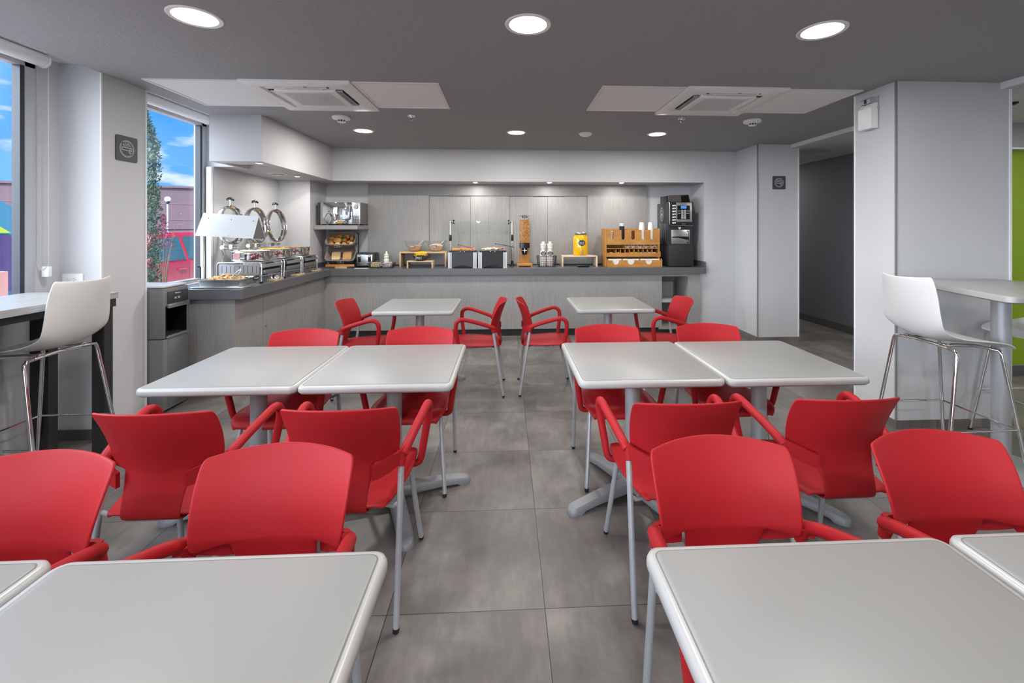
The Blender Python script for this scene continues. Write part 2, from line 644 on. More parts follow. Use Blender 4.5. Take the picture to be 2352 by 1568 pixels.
# recessed back panelling (surround and four sliding panels)
wp = thing('wall_panelling', None, None, kind='structure')
mb = MB()
mb.box(-1.984, -1.117, 6.40, 6.45, 0.925, 2.098)
mb.box(1.199, 2.078, 6.40, 6.45, 0.925, 2.098)
mb.box(-1.117, 1.199, 6.40, 6.45, 1.935, 2.098)
mb.obj('surround', LAM, wp, smooth=False)
for a, b, yy in ((-1.117, -0.522, 6.425), (-0.519, 0.045, 6.415), (0.048, 0.606, 6.425), (0.609, 1.199, 6.42)):
    mb = MB()
    mb.box(a, b, yy, 6.448, 0.925, 1.935)
    mb.obj('panel', LAM, wp, smooth=False)

# ------------------------------------------------------------------ windows
BLUEF = mat('bronze_gasket', (0.03, 0.035, 0.05), 0.4)
ALU = mat('aluminium_frame', (0.50, 0.51, 0.53), 0.4, metal=0.3)


def window(name, y0, y1, z0, z1, x=-3.11):
    t = thing(name, None, None, kind='structure')
    m1 = MB()
    for a, b in ((y0, y0 + 0.06), (y1 - 0.06, y1)):
        m1.box(x - 0.03, x + 0.035, a, b, z0, z1)
    m1.box(x - 0.03, x + 0.035, y0, y1, z0, z0 + 0.035)
    m1.box(x - 0.03, x + 0.035, y0, y1, z1 - 0.03, z1)
    m1.obj('window_frame', ALU, t, smooth=False)
    m2 = MB()
    for a, b in ((y0 + 0.06, y0 + 0.085), (y1 - 0.085, y1 - 0.06)):
        m2.box(x - 0.02, x + 0.03, a, b, z0 + 0.035, z1 - 0.03)
    m2.obj('gasket', BLUEF, t, smooth=False)
    m3 = MB()
    m3.box(x - 0.004, x + 0.004, y0 + 0.08, y1 - 0.08, z0 + 0.03, z1 - 0.028)
    m3.obj('window_pane', GLASSW, t, smooth=False)
    return t


window('window_1', 0.9, 3.02, 0.998, 2.53)
window('window_3', -1.3, 0.9, 0.998, 2.53)
window('window_4', -3.3, -1.3, 0.998, 2.53)
window('window_2', 3.55, 4.66, 0.924, 2.53)


t = thing('added_fill_window', None, None, kind='structure')  # unseen window added behind the camera for soft frontal daylight
mb = MB()
for x in (-2.7, -1.32, 0.05):
    mb.box(x, x + 0.05, -3.44, -3.38, 0.25, 2.45)
mb.box(-2.7, 0.1, -3.44, -3.38, 0.25, 0.30)
mb.box(-2.7, 0.1, -3.44, -3.38, 2.40, 2.45)
mb.obj('window_frame', ALU, t, smooth=False)
mb = MB()
mb.box(-2.68, 0.08, -3.415, -3.409, 0.28, 2.42)
mb.obj('window_pane', GLASSW, t, smooth=False)


def blind(y0, y1, chain_y, label, chain=True):
    t = thing('roller_blind', label, 'blind', (-3.035, chain_y, 2.56), group='rolled-up white window blinds')
    m1 = MB()
    m1.cyl((0.0, y0 - chain_y, 0.0), (0, y1 - chain_y, 0.0), 0.044, seg=24)
    m1.obj('roll', WPL, t)
    m1 = MB()
    m1.lathe([(0.001, -0.012), (0.05, -0.012), (0.05, 0.0), (0.001, 0.0)], (0, y1 - chain_y + 0.014, 0), axis='y')
    m1.box(-0.02, 0.02, y1 - chain_y, y1 - chain_y + 0.03, 0.0, 0.055)
    m1.obj('bracket', WPL, t)
    if not chain:
        return
    m1 = MB()
    yc = y1 - chain_y + 0.008
    pts = [(-0.035, yc, 0), (-0.035, yc, -1.34), (0, yc, -1.375), (0.035, yc, -1.34), (0.035, yc, 0)]
    m1.tube(pts, 0.0022, 5)
    m1.obj('chain', mat('bead_chain', (0.55, 0.55, 0.55), 0.4), t)
    m1 = MB()
    m1.box(-0.015, 0.03, yc + 0.004, yc + 0.03, -1.42, -1.35, 0.004)
    m1.obj('chain_tensioner', WPL, t)


blind(0.95, 3.02, 3.02, 'white roller blind rolled up above the left window nearest the camera')
blind(3.57, 4.60, 4.60, 'white roller blind rolled up above the far window with the red car', False)
# side guide of the far window blind, half hidden by the heat lamp
g = MB()
g.box(-3.06, -3.002, 4.62, 4.658, 0.93, 2.09, 0.012)
g.box(-3.02, -3.0, 4.612, 4.63, 1.16, 1.24, 0.003)
tag(g.obj('blind_guide', WPL), 'tall white blind guide rail standing in the window corner behind the lamp', 'rail')

# ------------------------------------------------------------------ ceiling lamps


def downlight(x, y, z, r=0.115, watts=LAMP, label=None, group='round ceiling downlights', proto=None):
    t = thing('downlight', label, 'ceiling light', (x, y, z), group=group)
    m1 = MB()
    m1.lathe([(r * 0.84, 0.0), (r * 0.84, -0.004), (r, -0.006), (r + 0.004, -0.002), (r + 0.004, 0.0)], seg=40)
    m1.obj('trim_ring', WPL, t)
    m1 = MB()
    m1.lathe([(0.0005, -0.0025), (r * 0.84, -0.0025)], seg=40)
    m1.obj('lens', LED, t)
    ld = bpy.data.lights.new('downlight_bulb', 'AREA')
    ld.shape = 'DISK'
    ld.size = r * 1.6
    ld.energy = watts
    ld.color = (1.0, 0.965, 0.925)
    lo = bpy.data.objects.new('downlight_bulb', ld)
    COL.objects.link(lo)
    lo.parent = t
    lo.location = (0, 0, -0.009)
    return t


dl = [((-1.58, 2.31), 'large lit downlight at the upper left of the ceiling'),
      ((0.115, 2.31), 'large lit downlight in the middle of the nearest row'),
      ((1.715, 2.30), 'large lit downlight at the upper right of the ceiling'),
      ((-1.57, 4.915), 'lit downlight near the left smoke detector in the far row'),
      ((0.114, 4.915), 'lit downlight at the middle of the far row'),
      ((1.72, 4.92), 'lit downlight in the far row below the right sprinkler')]
for (x, y), lb in dl:
    downlight(x, y, H, label=lb, r=0.118 if y < 3 else 0.107)
for x in (-1.58, 0.115, 1.715):  # unseen rows added behind the camera to brighten the room
    for y in (-0.3, -2.3):
        downlight(x, y, H, label='added lit downlight behind the camera, %s one of the %s row' % ('left' if x < -1 else 'right' if x > 1 else 'middle', 'nearer' if y > -1 else 'farther'))
for x, y in ((5.0, 0.6), (5.0, -1.9), (5.6, 2.7)):
    downlight(x, y, 2.49, watts=LAMP * 0.7, label='lit downlight in the side lounge, ' + ('nearest the green wall' if y > 2 else 'middle one' if y > 0 else 'farthest from the green wall'))
downlight(4.25, 7.9, 2.49, watts=LAMP * 0.8, label='added downlight hidden deep in the side corridor')  # out-of-sight lamp added to lift the dark corridor wall
downlight(4.20, 3.75, 2.49, watts=LAMP * 0.5, label='added downlight hidden behind the right column')  # second hidden lamp, added for light beyond the column
for x, y, lb in ((-0.428, 6.12, 'small lit spot in the soffit above the sneeze guard'), (0.602, 6.09, 'small lit spot in the soffit above the milk carafes'),
                 (1.615, 6.07, 'small lit spot in the soffit above the cup organizer'),
                 (-2.552, 5.495, 'small lit spot in the left soffit nearest the corner'), (-2.40, 4.39, 'small lit spot at the near end of the left soffit')):
    downlight(x, y, 2.095, r=0.034, watts=4.5, label=lb, group='small soffit spots')

# ------------------------------------------------------------------ ceiling units


def cassette(cx, cy, openside, lab):
    t = thing('ceiling_air_conditioner', lab, 'air conditioner', (cx, cy, H), group='ceiling cassette air conditioners')
    m1 = MB()
    m1.loft([[(x, y, 0.0) for x, y in rr(0.80, 0.78, 0.012, 3)],
             [(x, y, -0.016) for x, y in rr(0.80, 0.78, 0.012, 3)],
             [(x, y, -0.022) for x, y in rr(0.80, 0.78, 0.02, 3, 0.012)],
             [(x, y, -0.022) for x, y in rr(0.80, 0.78, 0.09, 3, 0.10)],
             [(x, y, -0.008) for x, y in rr(0.80, 0.78, 0.09, 3, 0.112)]], cap0=False, cap1=True)
    m1.obj('panel', WPL, t, ang=25)
    m1 = MB()
    m1.loft([[(x, y, -0.006) for x, y in rr(0.46, 0.44, 0.02, 3)],
             [(x, y, -0.026) for x, y in rr(0.46, 0.44, 0.02, 3)],
             [(x, y, -0.030) for x, y in rr(0.46, 0.44, 0.02, 3, 0.006)]], cap0=False, cap1=True)
    for k in (-1, 1):
        m1.box(-0.2 if k < 0 else 0.19, -0.19 if k < 0 else 0.2, -0.19, 0.19, -0.032, -0.030)
    m1.mi = 1
    for i in range(26):
        xx = -0.175 + i * 0.014
        m1.box(xx, xx + 0.004, -0.17, 0.17, -0.0315, -0.030)
    m1.obj('intake_grille', [WPL, GPL], t, ang=25)
    for k in range(4):
        a = k * PI / 2
        M_ = Matrix.Rotation(a, 4, 'Z')
        dark = MB()
        dark.M = M_
        dark.box(-0.195, 0.195, 0.231, 0.284, -0.011, -0.0085)
        dark.obj('air_slot', BLKM, t)
        lv = MB()
        lv.M = M_
        if k == openside:
            for q in (0.245, 0.262):
                lv.tube([(-0.185, q, -0.016), (0.185, q, -0.016)], 0.005, 8)
            lv.box(-0.19, -0.182, 0.236, 0.278, -0.024, -0.009)
            lv.box(0.182, 0.19, 0.236, 0.278, -0.024, -0.009)
        else:
            lv.box(-0.185, 0.185, 0.247, 0.268, -0.019, -0.015, 0.002)
            for q in (-0.15, 0.12):
                lv.box(q, q + 0.03, 0.236, 0.25, -0.022, -0.012)
        lv.obj('louver', GPL if k == openside else WPL, t)
    m1 = MB()
    m1.box(0.03, 0.055, -0.30, -0.293, -0.0245, -0.0215)
    m1.box(0.20, 0.212, -0.30, -0.293, -0.0245, -0.0215)
    m1.obj('badge', DGREY, t)


cassette(-1.54, 3.64, 3, 'white square ceiling air conditioner between the two panels on the left')
cassette(1.78, 3.635, 1, 'white square ceiling air conditioner between the two panels on the right')


def cpanel(x0, x1, lab):
    y0, y1 = 3.27, 3.95
    cx, cy = (x0 + x1) / 2, (y0 + y1) / 2
    t = thing('ceiling_panel', lab, 'panel', (cx, cy, H), group='white ceiling panels beside the air conditioners')
    w_, d_ = x1 - x0, y1 - y0
    m1 = MB()
    m1.loft([[(x, y, 0) for x, y in rr(w_, d_, 0.002, 1)], [(x, y, -0.008) for x, y in rr(w_, d_, 0.002, 1)],
             [(x, y, -0.008) for x, y in rr(w_, d_, 0.002, 1, 0.022)], [(x, y, -0.003) for x, y in rr(w_, d_, 0.002, 1, 0.024)]], cap0=False, cap1=False)
    m1.obj('frame', WHITE, t, smooth=False)
    m1 = MB()
    m1.box(-w_ / 2 + 0.022, w_ / 2 - 0.022, -d_ / 2 + 0.022, d_ / 2 - 0.022, -0.0035, -0.0005)
    m1.obj('board', CEILW, t, smooth=False)


cpanel(-2.61, -1.945, 'white ceiling panel at the far left by the window')
cpanel(-1.135, -0.50, 'white ceiling panel right of the left air conditioner')
cpanel(0.727, 1.375, 'white ceiling panel left of the right air conditioner')
cpanel(2.185, 2.775, 'white ceiling panel at the right near the column')


def smoke(x, y, lab):
    t = thing('smoke_detector', lab, 'smoke detector', (x, y, H), group='white smoke detectors')
    m1 = MB()
    m1.lathe([(0.082, 0), (0.085, -0.012), (0.080, -0.024), (0.045, -0.032), (0.042, -0.036)], seg=32)
    m1.lathe([(0.036, -0.050), (0.034, -0.056), (0.001, -0.058)], seg=24)
    for k in range(8):
        a = k / 8 * 2 * PI
        m1.cyl((0.034 * math.cos(a), 0.034 * math.sin(a), -0.034), (0.033 * math.cos(a), 0.033 * math.sin(a), -0.052), 0.004, seg=6)
    m1.obj('housing', WPL, t)
    m1 = MB()
    m1.lathe([(0.03, -0.03), (0.03, -0.051), (0.001, -0.051)], seg=20)
    m1.obj('sensor_chamber', BLKM, t)


smoke(-1.587, 4.307, 'white smoke detector in front of the left soffit')
smoke(2.446, 4.244, 'white smoke detector on the right near the corridor')


def sprinkler(x, y, lab):
    t = thing('fire_sprinkler', lab, 'sprinkler', (x, y, H), group='chrome fire sprinklers')
    m1 = MB()
    m1.lathe([(0.038, 0), (0.036, -0.006), (0.014, -0.008), (0.010, -0.02)], seg=24)
    m1.obj('rosette', CHR, t)
    m1 = MB()
    for s_ in (-1, 1):
        m1.tube([(s_ * 0.010, 0, -0.015), (s_ * 0.015, 0, -0.028), (s_ * 0.004, 0, -0.045)], 0.003, 6)
    m1.cyl((0, 0, -0.02), (0, 0, -0.044), 0.002, seg=6)
    m1.lathe([(0.016, -0.045), (0.016, -0.047), (0.001, -0.047)], seg=16)
    m1.obj('head', CHR, t)


sprinkler(-0.905, 4.24, 'chrome fire sprinkler between left smoke detector and the middle')
sprinkler(1.717, 4.21, 'chrome fire sprinkler above the far right downlight')
mb = MB()
mb.lathe([(0.074, 0), (0.074, -0.008), (0.062, -0.024), (0.035, -0.036), (0.001, -0.040)], (0, 0, 0), seg=32)
o = mb.obj('ceiling_dome', WPL)
o.location = (0.897, 4.92, H)
tag(o, 'small plain white dome on the far ceiling between two downlights', 'ceiling fixture')
mb = MB()
mb.box(-0.09, 0.09, -0.09, 0.09, -0.006, 0.0)
mb.mi = 1
mb.box(-0.055, 0.055, -0.055, 0.055, -0.0075, -0.006)
mb.mi = 0
mb.box(-0.03, 0.03, -0.03, 0.03, -0.016, -0.0075, 0.003)
o = mb.obj('ceiling_vent', [WPL, DGREY])
o.location = (-2.66, 5.25, 2.095)
tag(o, 'small square white vent under the left soffit', 'vent')
mb = MB()
mb.lathe([(0.03, 0), (0.03, -0.01), (0.012, -0.02), (0.001, -0.022)], seg=16)
o = mb.obj('ceiling_sensor', BLKM)
o.location = (4.145, 3.384, 2.49)
tag(o, 'tiny dark sensor on the lounge ceiling right of the column', 'sensor')


# ------------------------------------------------------------------ wall things
def nosmoke(loc, rot, s_, label):
    t = thing('no_smoking_sign', label, 'sign', loc)
    t.rotation_euler = rot
    t.scale = (s_, s_, s_)
    m1 = MB()
    m1.loft([[(x, -z, y) for x, y in rr(1, 1, 0.07, 5)] for z in (0.0, 0.03)])
    m1.obj('plate', mat('sign_charcoal', (0.035, 0.042, 0.048), 0.5), t)
    SG = mat('sign_grey', (0.30, 0.32, 0.33), 0.6)
    SL = mat('sign_light', (0.50, 0.52, 0.53), 0.6)
    m1 = MB()
    n = 40
    ring = []
    for r_ in (0.345, 0.275):
        ring.append([(r_ * math.cos(k / n * 2 * PI), -0.033, r_ * math.sin(k / n * 2 * PI)) for k in range(n)])
    m1.loft(ring, cap0=False, cap1=False)

    def bar(x0, z0, x1, z1, w_, yy=-0.033):
        d = Vector((x1 - x0, 0, z1 - z0)).normalized()
        q = Vector((-d.z, 0, d.x)) * w_ / 2
        a, b = Vector((x0, yy, z0)), Vector((x1, yy, z1))
        m1.f([m1.v(p) for p in (a - q, b - q, b + q, a + q)])
    bar(-0.22, 0.22, -0.07, 0.07, 0.075)
    bar(0.08, -0.08, 0.22, -0.22, 0.075)
    m1.obj('prohibition_ring', SG, t, smooth=False)
    m1 = MB()
    for q in ((-0.24, 0.045, 0.24, 0.045, 0.028), (-0.24, -0.055, 0.24, -0.055, 0.028), (-0.225, 0.05, -0.225, -0.06, 0.028), (0.228, 0.05, 0.228, -0.06, 0.028),
              (0.13, 0.05, 0.13, -0.06, 0.028), (0.19, 0.07, 0.17, 0.12, 0.022), (0.17, 0.12, 0.09, 0.13, 0.022), (0.06, 0.10, 0.0, 0.10, 0.022),
              (0.0, 0.10, -0.04, 0.14, 0.022), (-0.04, 0.14, 0.02, 0.18, 0.022), (0.02, 0.18, 0.11, 0.16, 0.022), (0.11, 0.16, 0.12, 0.21, 0.022),
              (-0.05, 0.16, -0.08, 0.24, 0.022), (0.01, 0.21, 0.09, 0.22, 0.022)):
        bar(*q, yy=-0.034)
    m1.obj('cigarette_symbol', SL, t, smooth=False)


nosmoke((-2.8, 3.376, 2.045), (0, 0, R(90)), 0.185, 'square charcoal no smoking sign on the window pier at left')
nosmoke((3.49, 5.45, 2.045), (0, 0, 0), 0.17, 'square charcoal no smoking sign on the pier by the corridor')

t = thing('soap_dispenser', 'white wall-mounted fragrance dispenser high on the right column', 'dispenser', (2.84, 3.270, 2.35))
t.scale = (0.78, 0.85, 1)
mb = MB()
mb.box(-0.012, 0.0, -0.078, 0.078, -0.125, 0.125, 0.004)
mb.obj('backplate', GPL, t)
mb = MB()
prof = [(-0.012, -0.122), (-0.07, -0.122), (-0.078, -0.11), (-0.078, 0.035), (-0.045, 0.07), (-0.012, 0.07)]
mb.loft([[(x, y, z) for x, z in prof] for y in (-0.073, 0.073)])
mb.obj('cover', WPL, t)
mb = MB()
prof = [(-0.012, 0.075), (-0.055, 0.075), (-0.06, 0.105), (-0.04, 0.122), (-0.012, 0.122)]
mb.loft([[(x, y, z) for x, z in prof] for y in (-0.04, 0.073)])
mb.mi = 1
mb.box(-0.064, -0.05, 0.0, 0.022, 0.08, 0.108)
mb.mi = 2
mb.box(-0.05, -0.03, 0.02, 0.03, 0.055, 0.078)
mb.obj('head', [GPL, BLKM, BLKM], t)
mb = MB()
mb.box(-0.02, -0.004, -0.088, -0.074, 0.02, 0.04, 0.003)
mb.obj('latch', GPL, t)

t = thing('power_outlet', 'white double power outlet above the window ledge', 'outlet', (-2.987, 3.18, 1.105))
mb = MB()
mb.box(-0.068, 0.068, -0.008, 0.0, -0.042, 0.042, 0.003)
mb.obj('cover_plate', WPL, t)
mb = MB()
mb.box(-0.04, 0.034, -0.012, -0.008, -0.022, 0.022, 0.001)
mb.mi = 1
for x in (-0.024, 0.016):
    mb.box(x - 0.007, x + 0.001, -0.0125, -0.012, 0.006, 0.008)
    mb.box(x - 0.007, x + 0.001, -0.0125, -0.012, -0.008, -0.006)
    mb.box(x + 0.007, x + 0.011, -0.0125, -0.012, -0.002, 0.002)
mb.obj('sockets', [WPL, BLKM], t)
#PART2

# ================================================================== DINING TABLES


def make_table():
    t = thing('dining_table', 'x', 'table')
    m1 = MB()
    m1.slab(0.71, 0.72, 0.035, 0.700, 0.738, be=0.012, n=6)
    m1.mi = 1
    m1.slab(0.674, 0.684, 0.02, 0.7370, 0.7384, be=0.0003, n=5)
    m1.obj('edge_band', [TRIM, GROOVE], t, ang=50)
    m1 = MB()
    m1.slab(0.668, 0.678, 0.018, 0.7372, 0.7392, be=0.0006, n=5)
    m1.obj('tabletop', TABLE, t, ang=50)
    m1 = MB()
    m1.cyl((0, 0, 0.05), (0, 0, 0.69), 0.040, seg=32)
    m1.obj('column', GMET, t)
    m1 = MB()
    m1.box(-0.17, 0.17, -0.17, 0.17, 0.688, 0.7005, 0.003)
    m1.obj('mounting_plate', BASEM, t)
    m1 = MB()
    m1.lathe([(0.001, 0.028), (0.055, 0.028), (0.058, 0.05), (0.052, 0.075), (0.041, 0.085), (0.001, 0.085)], seg=32)
    m1.obj('hub', BASEM, t)
    for k in range(4):
        m1 = MB()
        m1.M = Matrix.Rotation(k * PI / 2, 4, 'Z')
        loops = []
        for x, hw, zt, zb in ((0.02, 0.040, 0.078, 0.03), (0.12, 0.038, 0.070, 0.026), (0.25, 0.036, 0.058, 0.022), (0.34, 0.036, 0.046, 0.014), (0.36, 0.036, 0.043, 0.0),
                              (0.395, 0.034, 0.037, 0.0), (0.415, 0.026, 0.031, 0.0), (0.425, 0.010, 0.022, 0.0)):
            loops.append([(x, -hw, zb), (x, -hw, zt - 0.012), (x, -hw + 0.008, zt - 0.002), (x, 0, zt), (x, hw - 0.008, zt - 0.002), (x, hw, zt - 0.012), (x, hw, zb)]
                         if hw > 0.012 else [(x, -hw, zb), (x, -hw, zt - 0.012), (x, -hw * .8, zt - 0.004), (x, 0, zt), (x, hw * .8, zt - 0.004), (x, hw, zt - 0.012), (x, hw, zb)])
        m1.loft(loops)
        m1.obj('base_arm', BASEM, t, ang=40)
    return t


tab0 = make_table()
TABLES = [((-1.315, 2.40), 'left of the joined pair nearest the window', 0),
          ((-0.603, 2.40), 'right of the joined pair left of the aisle', 0),
          ((0.70, 2.40), 'left of the joined pair just right of the aisle', 0),
          ((1.415, 2.39), 'right of the joined pair beside the white column', 0),
          ((-0.815, 4.20), 'standing alone in the rear left by the left buffet counter', 0),
          ((0.985, 4.21), 'standing alone in the rear right before the open shelf', 0),
          ((-0.615, 0.645), 'nearest table in the left foreground', 0),
          ((-1.335, 0.655), 'only its corner showing at the bottom left edge', 0),
          ((0.665, 0.625), 'nearest table in the right foreground', 0),
          ((1.385, 0.63), 'only its corner showing at the right edge', 0)]
ARMROT = [22, 22, 25, 41, 10, 28, 12, 30, 20, 15]
first = True
for i, ((x, y), lb, rz) in enumerate(TABLES):
    lb = 'white pedestal table, ' + lb
    if first:
        t = tab0
        t.location = (x, y, 0)
        t['label'] = lb
        t['group'] = 'white square pedestal tables'
        first = False
    else:
        t = dup(tab0, (x, y, 0), 0, lb, 'white square pedestal tables')
    for ch in t.children:
        if ch.name.startswith('base_arm'):
            ch.rotation_euler = (0, 0, R(ARMROT[i]))


# ================================================================== RED CHAIRS
def interp(tab, z):
    if z <= tab[0][0]:
        return tab[0][1]
    for (a, u), (b, v_) in zip(tab[:-1], tab[1:]):
        if z <= b:
            k = (z - a) / (b - a)
            return u + (v_ - u) * k
    return tab[-1][1]


YC = [(0.415, -0.205), (0.44, -0.222), (0.48, -0.216), (0.53, -0.204), (0.58, -0.198), (0.63, -0.203), (0.68, -0.216), (0.73, -0.235), (0.78, -0.258), (0.83, -0.283)]
BEND = [(0.415, 0.0), (0.50, 0.03), (0.60, 0.082), (0.72, 0.072), (0.83, 0.060)]
WW = [(0.585, 0.198), (0.64, 0.205), (0.72, 0.212), (0.79, 0.213), (0.81, 0.212)]
WS = [(0.415, 0.104), (0.50, 0.108), (0.57, 0.120), (0.83, 0.124)]


def make_chair():
    t = thing('armchair', 'x', 'chair')

    def P(x, z, zc=None):
        return (x, interp(YC, z) + interp(BEND, z) * (abs(x) / 0.21) ** 2, z if zc is None else zc)
    m1 = MB()
    zs = [0.804, 0.798, 0.777, 0.742, 0.70, 0.65, 0.61, 0.592, 0.585]
    rows = []
    for zi, z in enumerate(zs):
        W_ = interp(WW, z)
        S_ = interp(WS, z)
        if zi == 0:
            W_ -= 0.010
        elif zi == 1:
            W_ -= 0.002
        if zi == len(zs) - 1:
            W_ -= 0.008
        row = []
        for u in (-1, -0.965, -0.85, -0.7, None, -0.3, 0, 0.3, 'p', 0.7, 0.85, 0.965, 1):
            x = -S_ if u is None else S_ if u == 'p' else u * W_
            crown = 0.014 * (1 - (x / W_) ** 2) * max(0, (z - 0.70) / 0.104)
            p = P(x, z)
            row.append((p[0], p[1], p[2] + crown - (0.0)))
        rows.append(row)
    V = [[m1.v(p) for p in row] for row in rows]
    for a, b in zip(V[:-1], V[1:]):
        for i in range(12):
            m1.f([a[i], a[i + 1], b[i + 1], b[i]])
    prev = V[-1][4:9]
    lower = [(0.570, None), (0.53, None), (0.49, None), (0.46, None), (0.438, None), (0.422, -0.214), (0.413, -0.195), (0.411, -0.165), (0.413, -0.12)]
    for z, y in lower:
        S_ = interp(WS, max(z, 0.415))
        row = []
        for x in (-S_, -S_ * 0.52, 0, S_ * 0.52, S_):
            yy = y if y is not None else interp(YC, z) + interp(BEND, z) * (abs(x) / 0.21) ** 2
            row.append(m1.v((x, yy, z)))
        for i in range(4):
            m1.f([prev[i], prev[i + 1], row[i + 1], row[i]])
        prev = row
    o = m1.obj('backrest', RED, t)
    so = o.modifiers.new('thickness', 'SOLIDIFY')
    so.thickness = 0.009
    so.offset = 0
    sb = o.modifiers.new('smooth', 'SUBSURF')
    sb.levels = sb.render_levels = 2

    m1 = MB()
    rows = []
    prof = [(-0.205, 0.426, 0.150), (-0.200, 0.432, 0.165), (-0.15, 0.436, 0.185), (-0.08, 0.437, 0.200), (0.0, 0.440, 0.212), (0.08, 0.444, 0.217), (0.15, 0.445, 0.213),
            (0.20, 0.440, 0.205), (0.232, 0.428, 0.19), (0.243, 0.408, 0.175), (0.240, 0.396, 0.17)]
    for y, z, hw in prof:
        rows.append([(u * hw, y, z + 0.010 * abs(u) ** 3 - (0.012 if abs(u) == 1 else 0)) for u in (-1, -0.95, -0.75, -0.4, 0, 0.4, 0.75, 0.95, 1)])
    m1.grid(rows)
    o = m1.obj('seat', RED, t)
    so = o.modifiers.new('thickness', 'SOLIDIFY')
    so.thickness = 0.011
    so.offset = 0
    sb = o.modifiers.new('smooth', 'SUBSURF')
    sb.levels = sb.render_levels = 2

    def smoothpath(pts, n=5):
        out = []
        Pv = [Vector(p) for p in pts]
        for i in range(len(Pv) - 1):
            p0 = Pv[max(i - 1, 0)]
            p1, p2 = Pv[i], Pv[i + 1]
            p3 = Pv[min(i + 2, len(Pv) - 1)]
            for k in range(n):
                u = k / n
                out.append(0.5 * ((2 * p1) + (p2 - p0) * u + (2 * p0 - 5 * p1 + 4 * p2 - p3) * u * u + (3 * p1 - p0 - 3 * p2 + p3) * u ** 3))
        out.append(Pv[-1])
        return out
    for s_ in (1, -1):
        m1 = MB()
        path = [(0.218, -0.150, 0.600), (0.228, -0.118, 0.618), (0.240, -0.05, 0.643), (0.254, 0.03, 0.668), (0.262, 0.09, 0.683), (0.264, 0.128, 0.682),
                (0.263, 0.155, 0.662), (0.260, 0.165, 0.63), (0.252, 0.162, 0.57), (0.240, 0.150, 0.49), (0.232, 0.143, 0.44), (0.222, 0.138, 0.418), (0.195, 0.135, 0.412), (0.165, 0.13, 0.415)]
        pts = smoothpath([(s_ * x, y, z) for x, y, z in path], 4)
        nn = len(pts)
        rad = [0.0178 - 0.003 * min(1, max(0, (k / nn - 0.55) / 0.3)) for k in range(nn)]
        m1.tube(pts, rad, 12)
        # tongue wrapping behind the backrest wing
        L_ = []
        for x, y, z, hh in ((0.120, -0.208, 0.560, 0.026), (0.150, -0.196, 0.568, 0.028), (0.185, -0.178, 0.582, 0.028), (0.212, -0.160, 0.594, 0.024), (0.232, -0.120, 0.612, 0.019)):
            L_.append([(s_ * x, y - 0.007, z - hh), (s_ * x, y - 0.007, z + hh), (s_ * (x - 0.004), y + 0.007, z + hh), (s_ * (x - 0.004), y + 0.007, z - hh)])
        m1.loft(L_)
        # socket over the rear leg
        m1.cyl((s_ * 0.214, -0.140, 0.612), (s_ * 0.213, -0.156, 0.560), 0.020, 0.0155, 14)
        m1.obj('armrest', RED, t, ang=50)
    # legs
    for s_ in (1, -1):
        for top, foot in (((s_ * 0.213, -0.150, 0.575), (s_ * 0.215, -0.240, 0.0)), ((s_ * 0.178, 0.145, 0.418), (s_ * 0.215, 0.240, 0.0))):
            m1 = MB()
            a, b = Vector(top), Vector(foot)
            e_ = b + (a - b).normalized() * 0.012
            m1.cyl(a, e_, 0.0115, 0.0115, 16)
            lg = m1.obj('leg', GMET, t)
            m1 = MB()
            m1.tube([e_ + (a - b).normalized() * 0.006, e_, b + Vector((0, 0, 0.004)), b + Vector((0, 0, 0.0005))], [0.0128, 0.0128, 0.011, 0.005], 14)
            m1.obj('foot_cap', BLK, lg)
    m1 = MB()
    for y in (-0.150, 0.135):
        m1.cyl((-0.18, y, 0.412), (0.18, y, 0.412), 0.009, seg=10)
    for s_ in (1, -1):
        m1.cyl((s_ * 0.15, -0.15, 0.412), (s_ * 0.15, 0.135, 0.412), 0.009, seg=10)
        m1.tube([(s_ * 0.212, -0.172, 0.43), (s_ * 0.19, -0.165, 0.414), (s_ * 0.15, -0.15, 0.411)], 0.009, 10)
        for y in (-0.04, 0.03):
            m1.box(s_ * 0.15 - 0.006, s_ * 0.15 + 0.006, y, y + 0.012, 0.416, 0.432)
    m1.obj('seat_frame', GMET, t)
    return t


ch0 = make_chair()
CH = [((-1.266, 1.842, 0), 'seen from behind at the left end of the middle left tables'),
      ((-0.612, 1.842, 0), 'seen from behind just left of the aisle'),
      ((0.690, 1.837, 0), 'seen from behind just right of the aisle'),
      ((1.325, 1.842, 0), 'seen from behind at the right end of the middle right tables'),
      ((-1.262, 2.62, 180), 'facing the camera at the far left of the middle tables'),
      ((-0.548, 2.64, 180), 'facing the camera behind the table left of the aisle'),
      ((0.660, 2.65, 180), 'facing the camera behind the table right of the aisle'),
      ((1.335, 2.65, 180), 'facing the camera at the far right of the middle tables'),
      ((-1.235, 4.00, -90), 'at the left side of the rear left table'),
      ((-0.262, 4.003, 90), 'seen from the side at the right of the rear left table'),
      ((0.357, 4.013, -90), 'seen from the side at the left of the rear right table'),
      ((1.440, 4.00, 90), 'at the right side of the rear right table'),
      ((-0.650, 1.085, 180), 'facing the camera just behind the left foreground table'),
      ((-1.300, 1.075, 180), 'facing the camera, cut off by the left edge of the photo'),
      ((0.635, 1.07, 180), 'facing the camera just behind the right foreground table'),
      ((1.318, 1.075, 180), 'facing the camera, cut off by the right edge of the photo')]
for i, ((x, y, a), lb) in enumerate(CH):
    lb = 'red plastic armchair ' + lb
    if i == 0:
        ch0.location = (x, y, 0)
        ch0.rotation_euler = (0, 0, R(a))
        tag(ch0, lb, group='red armchairs at the white tables')
    else:
        dup(ch0, (x, y, 0), R(a), lb, 'red armchairs at the white tables')


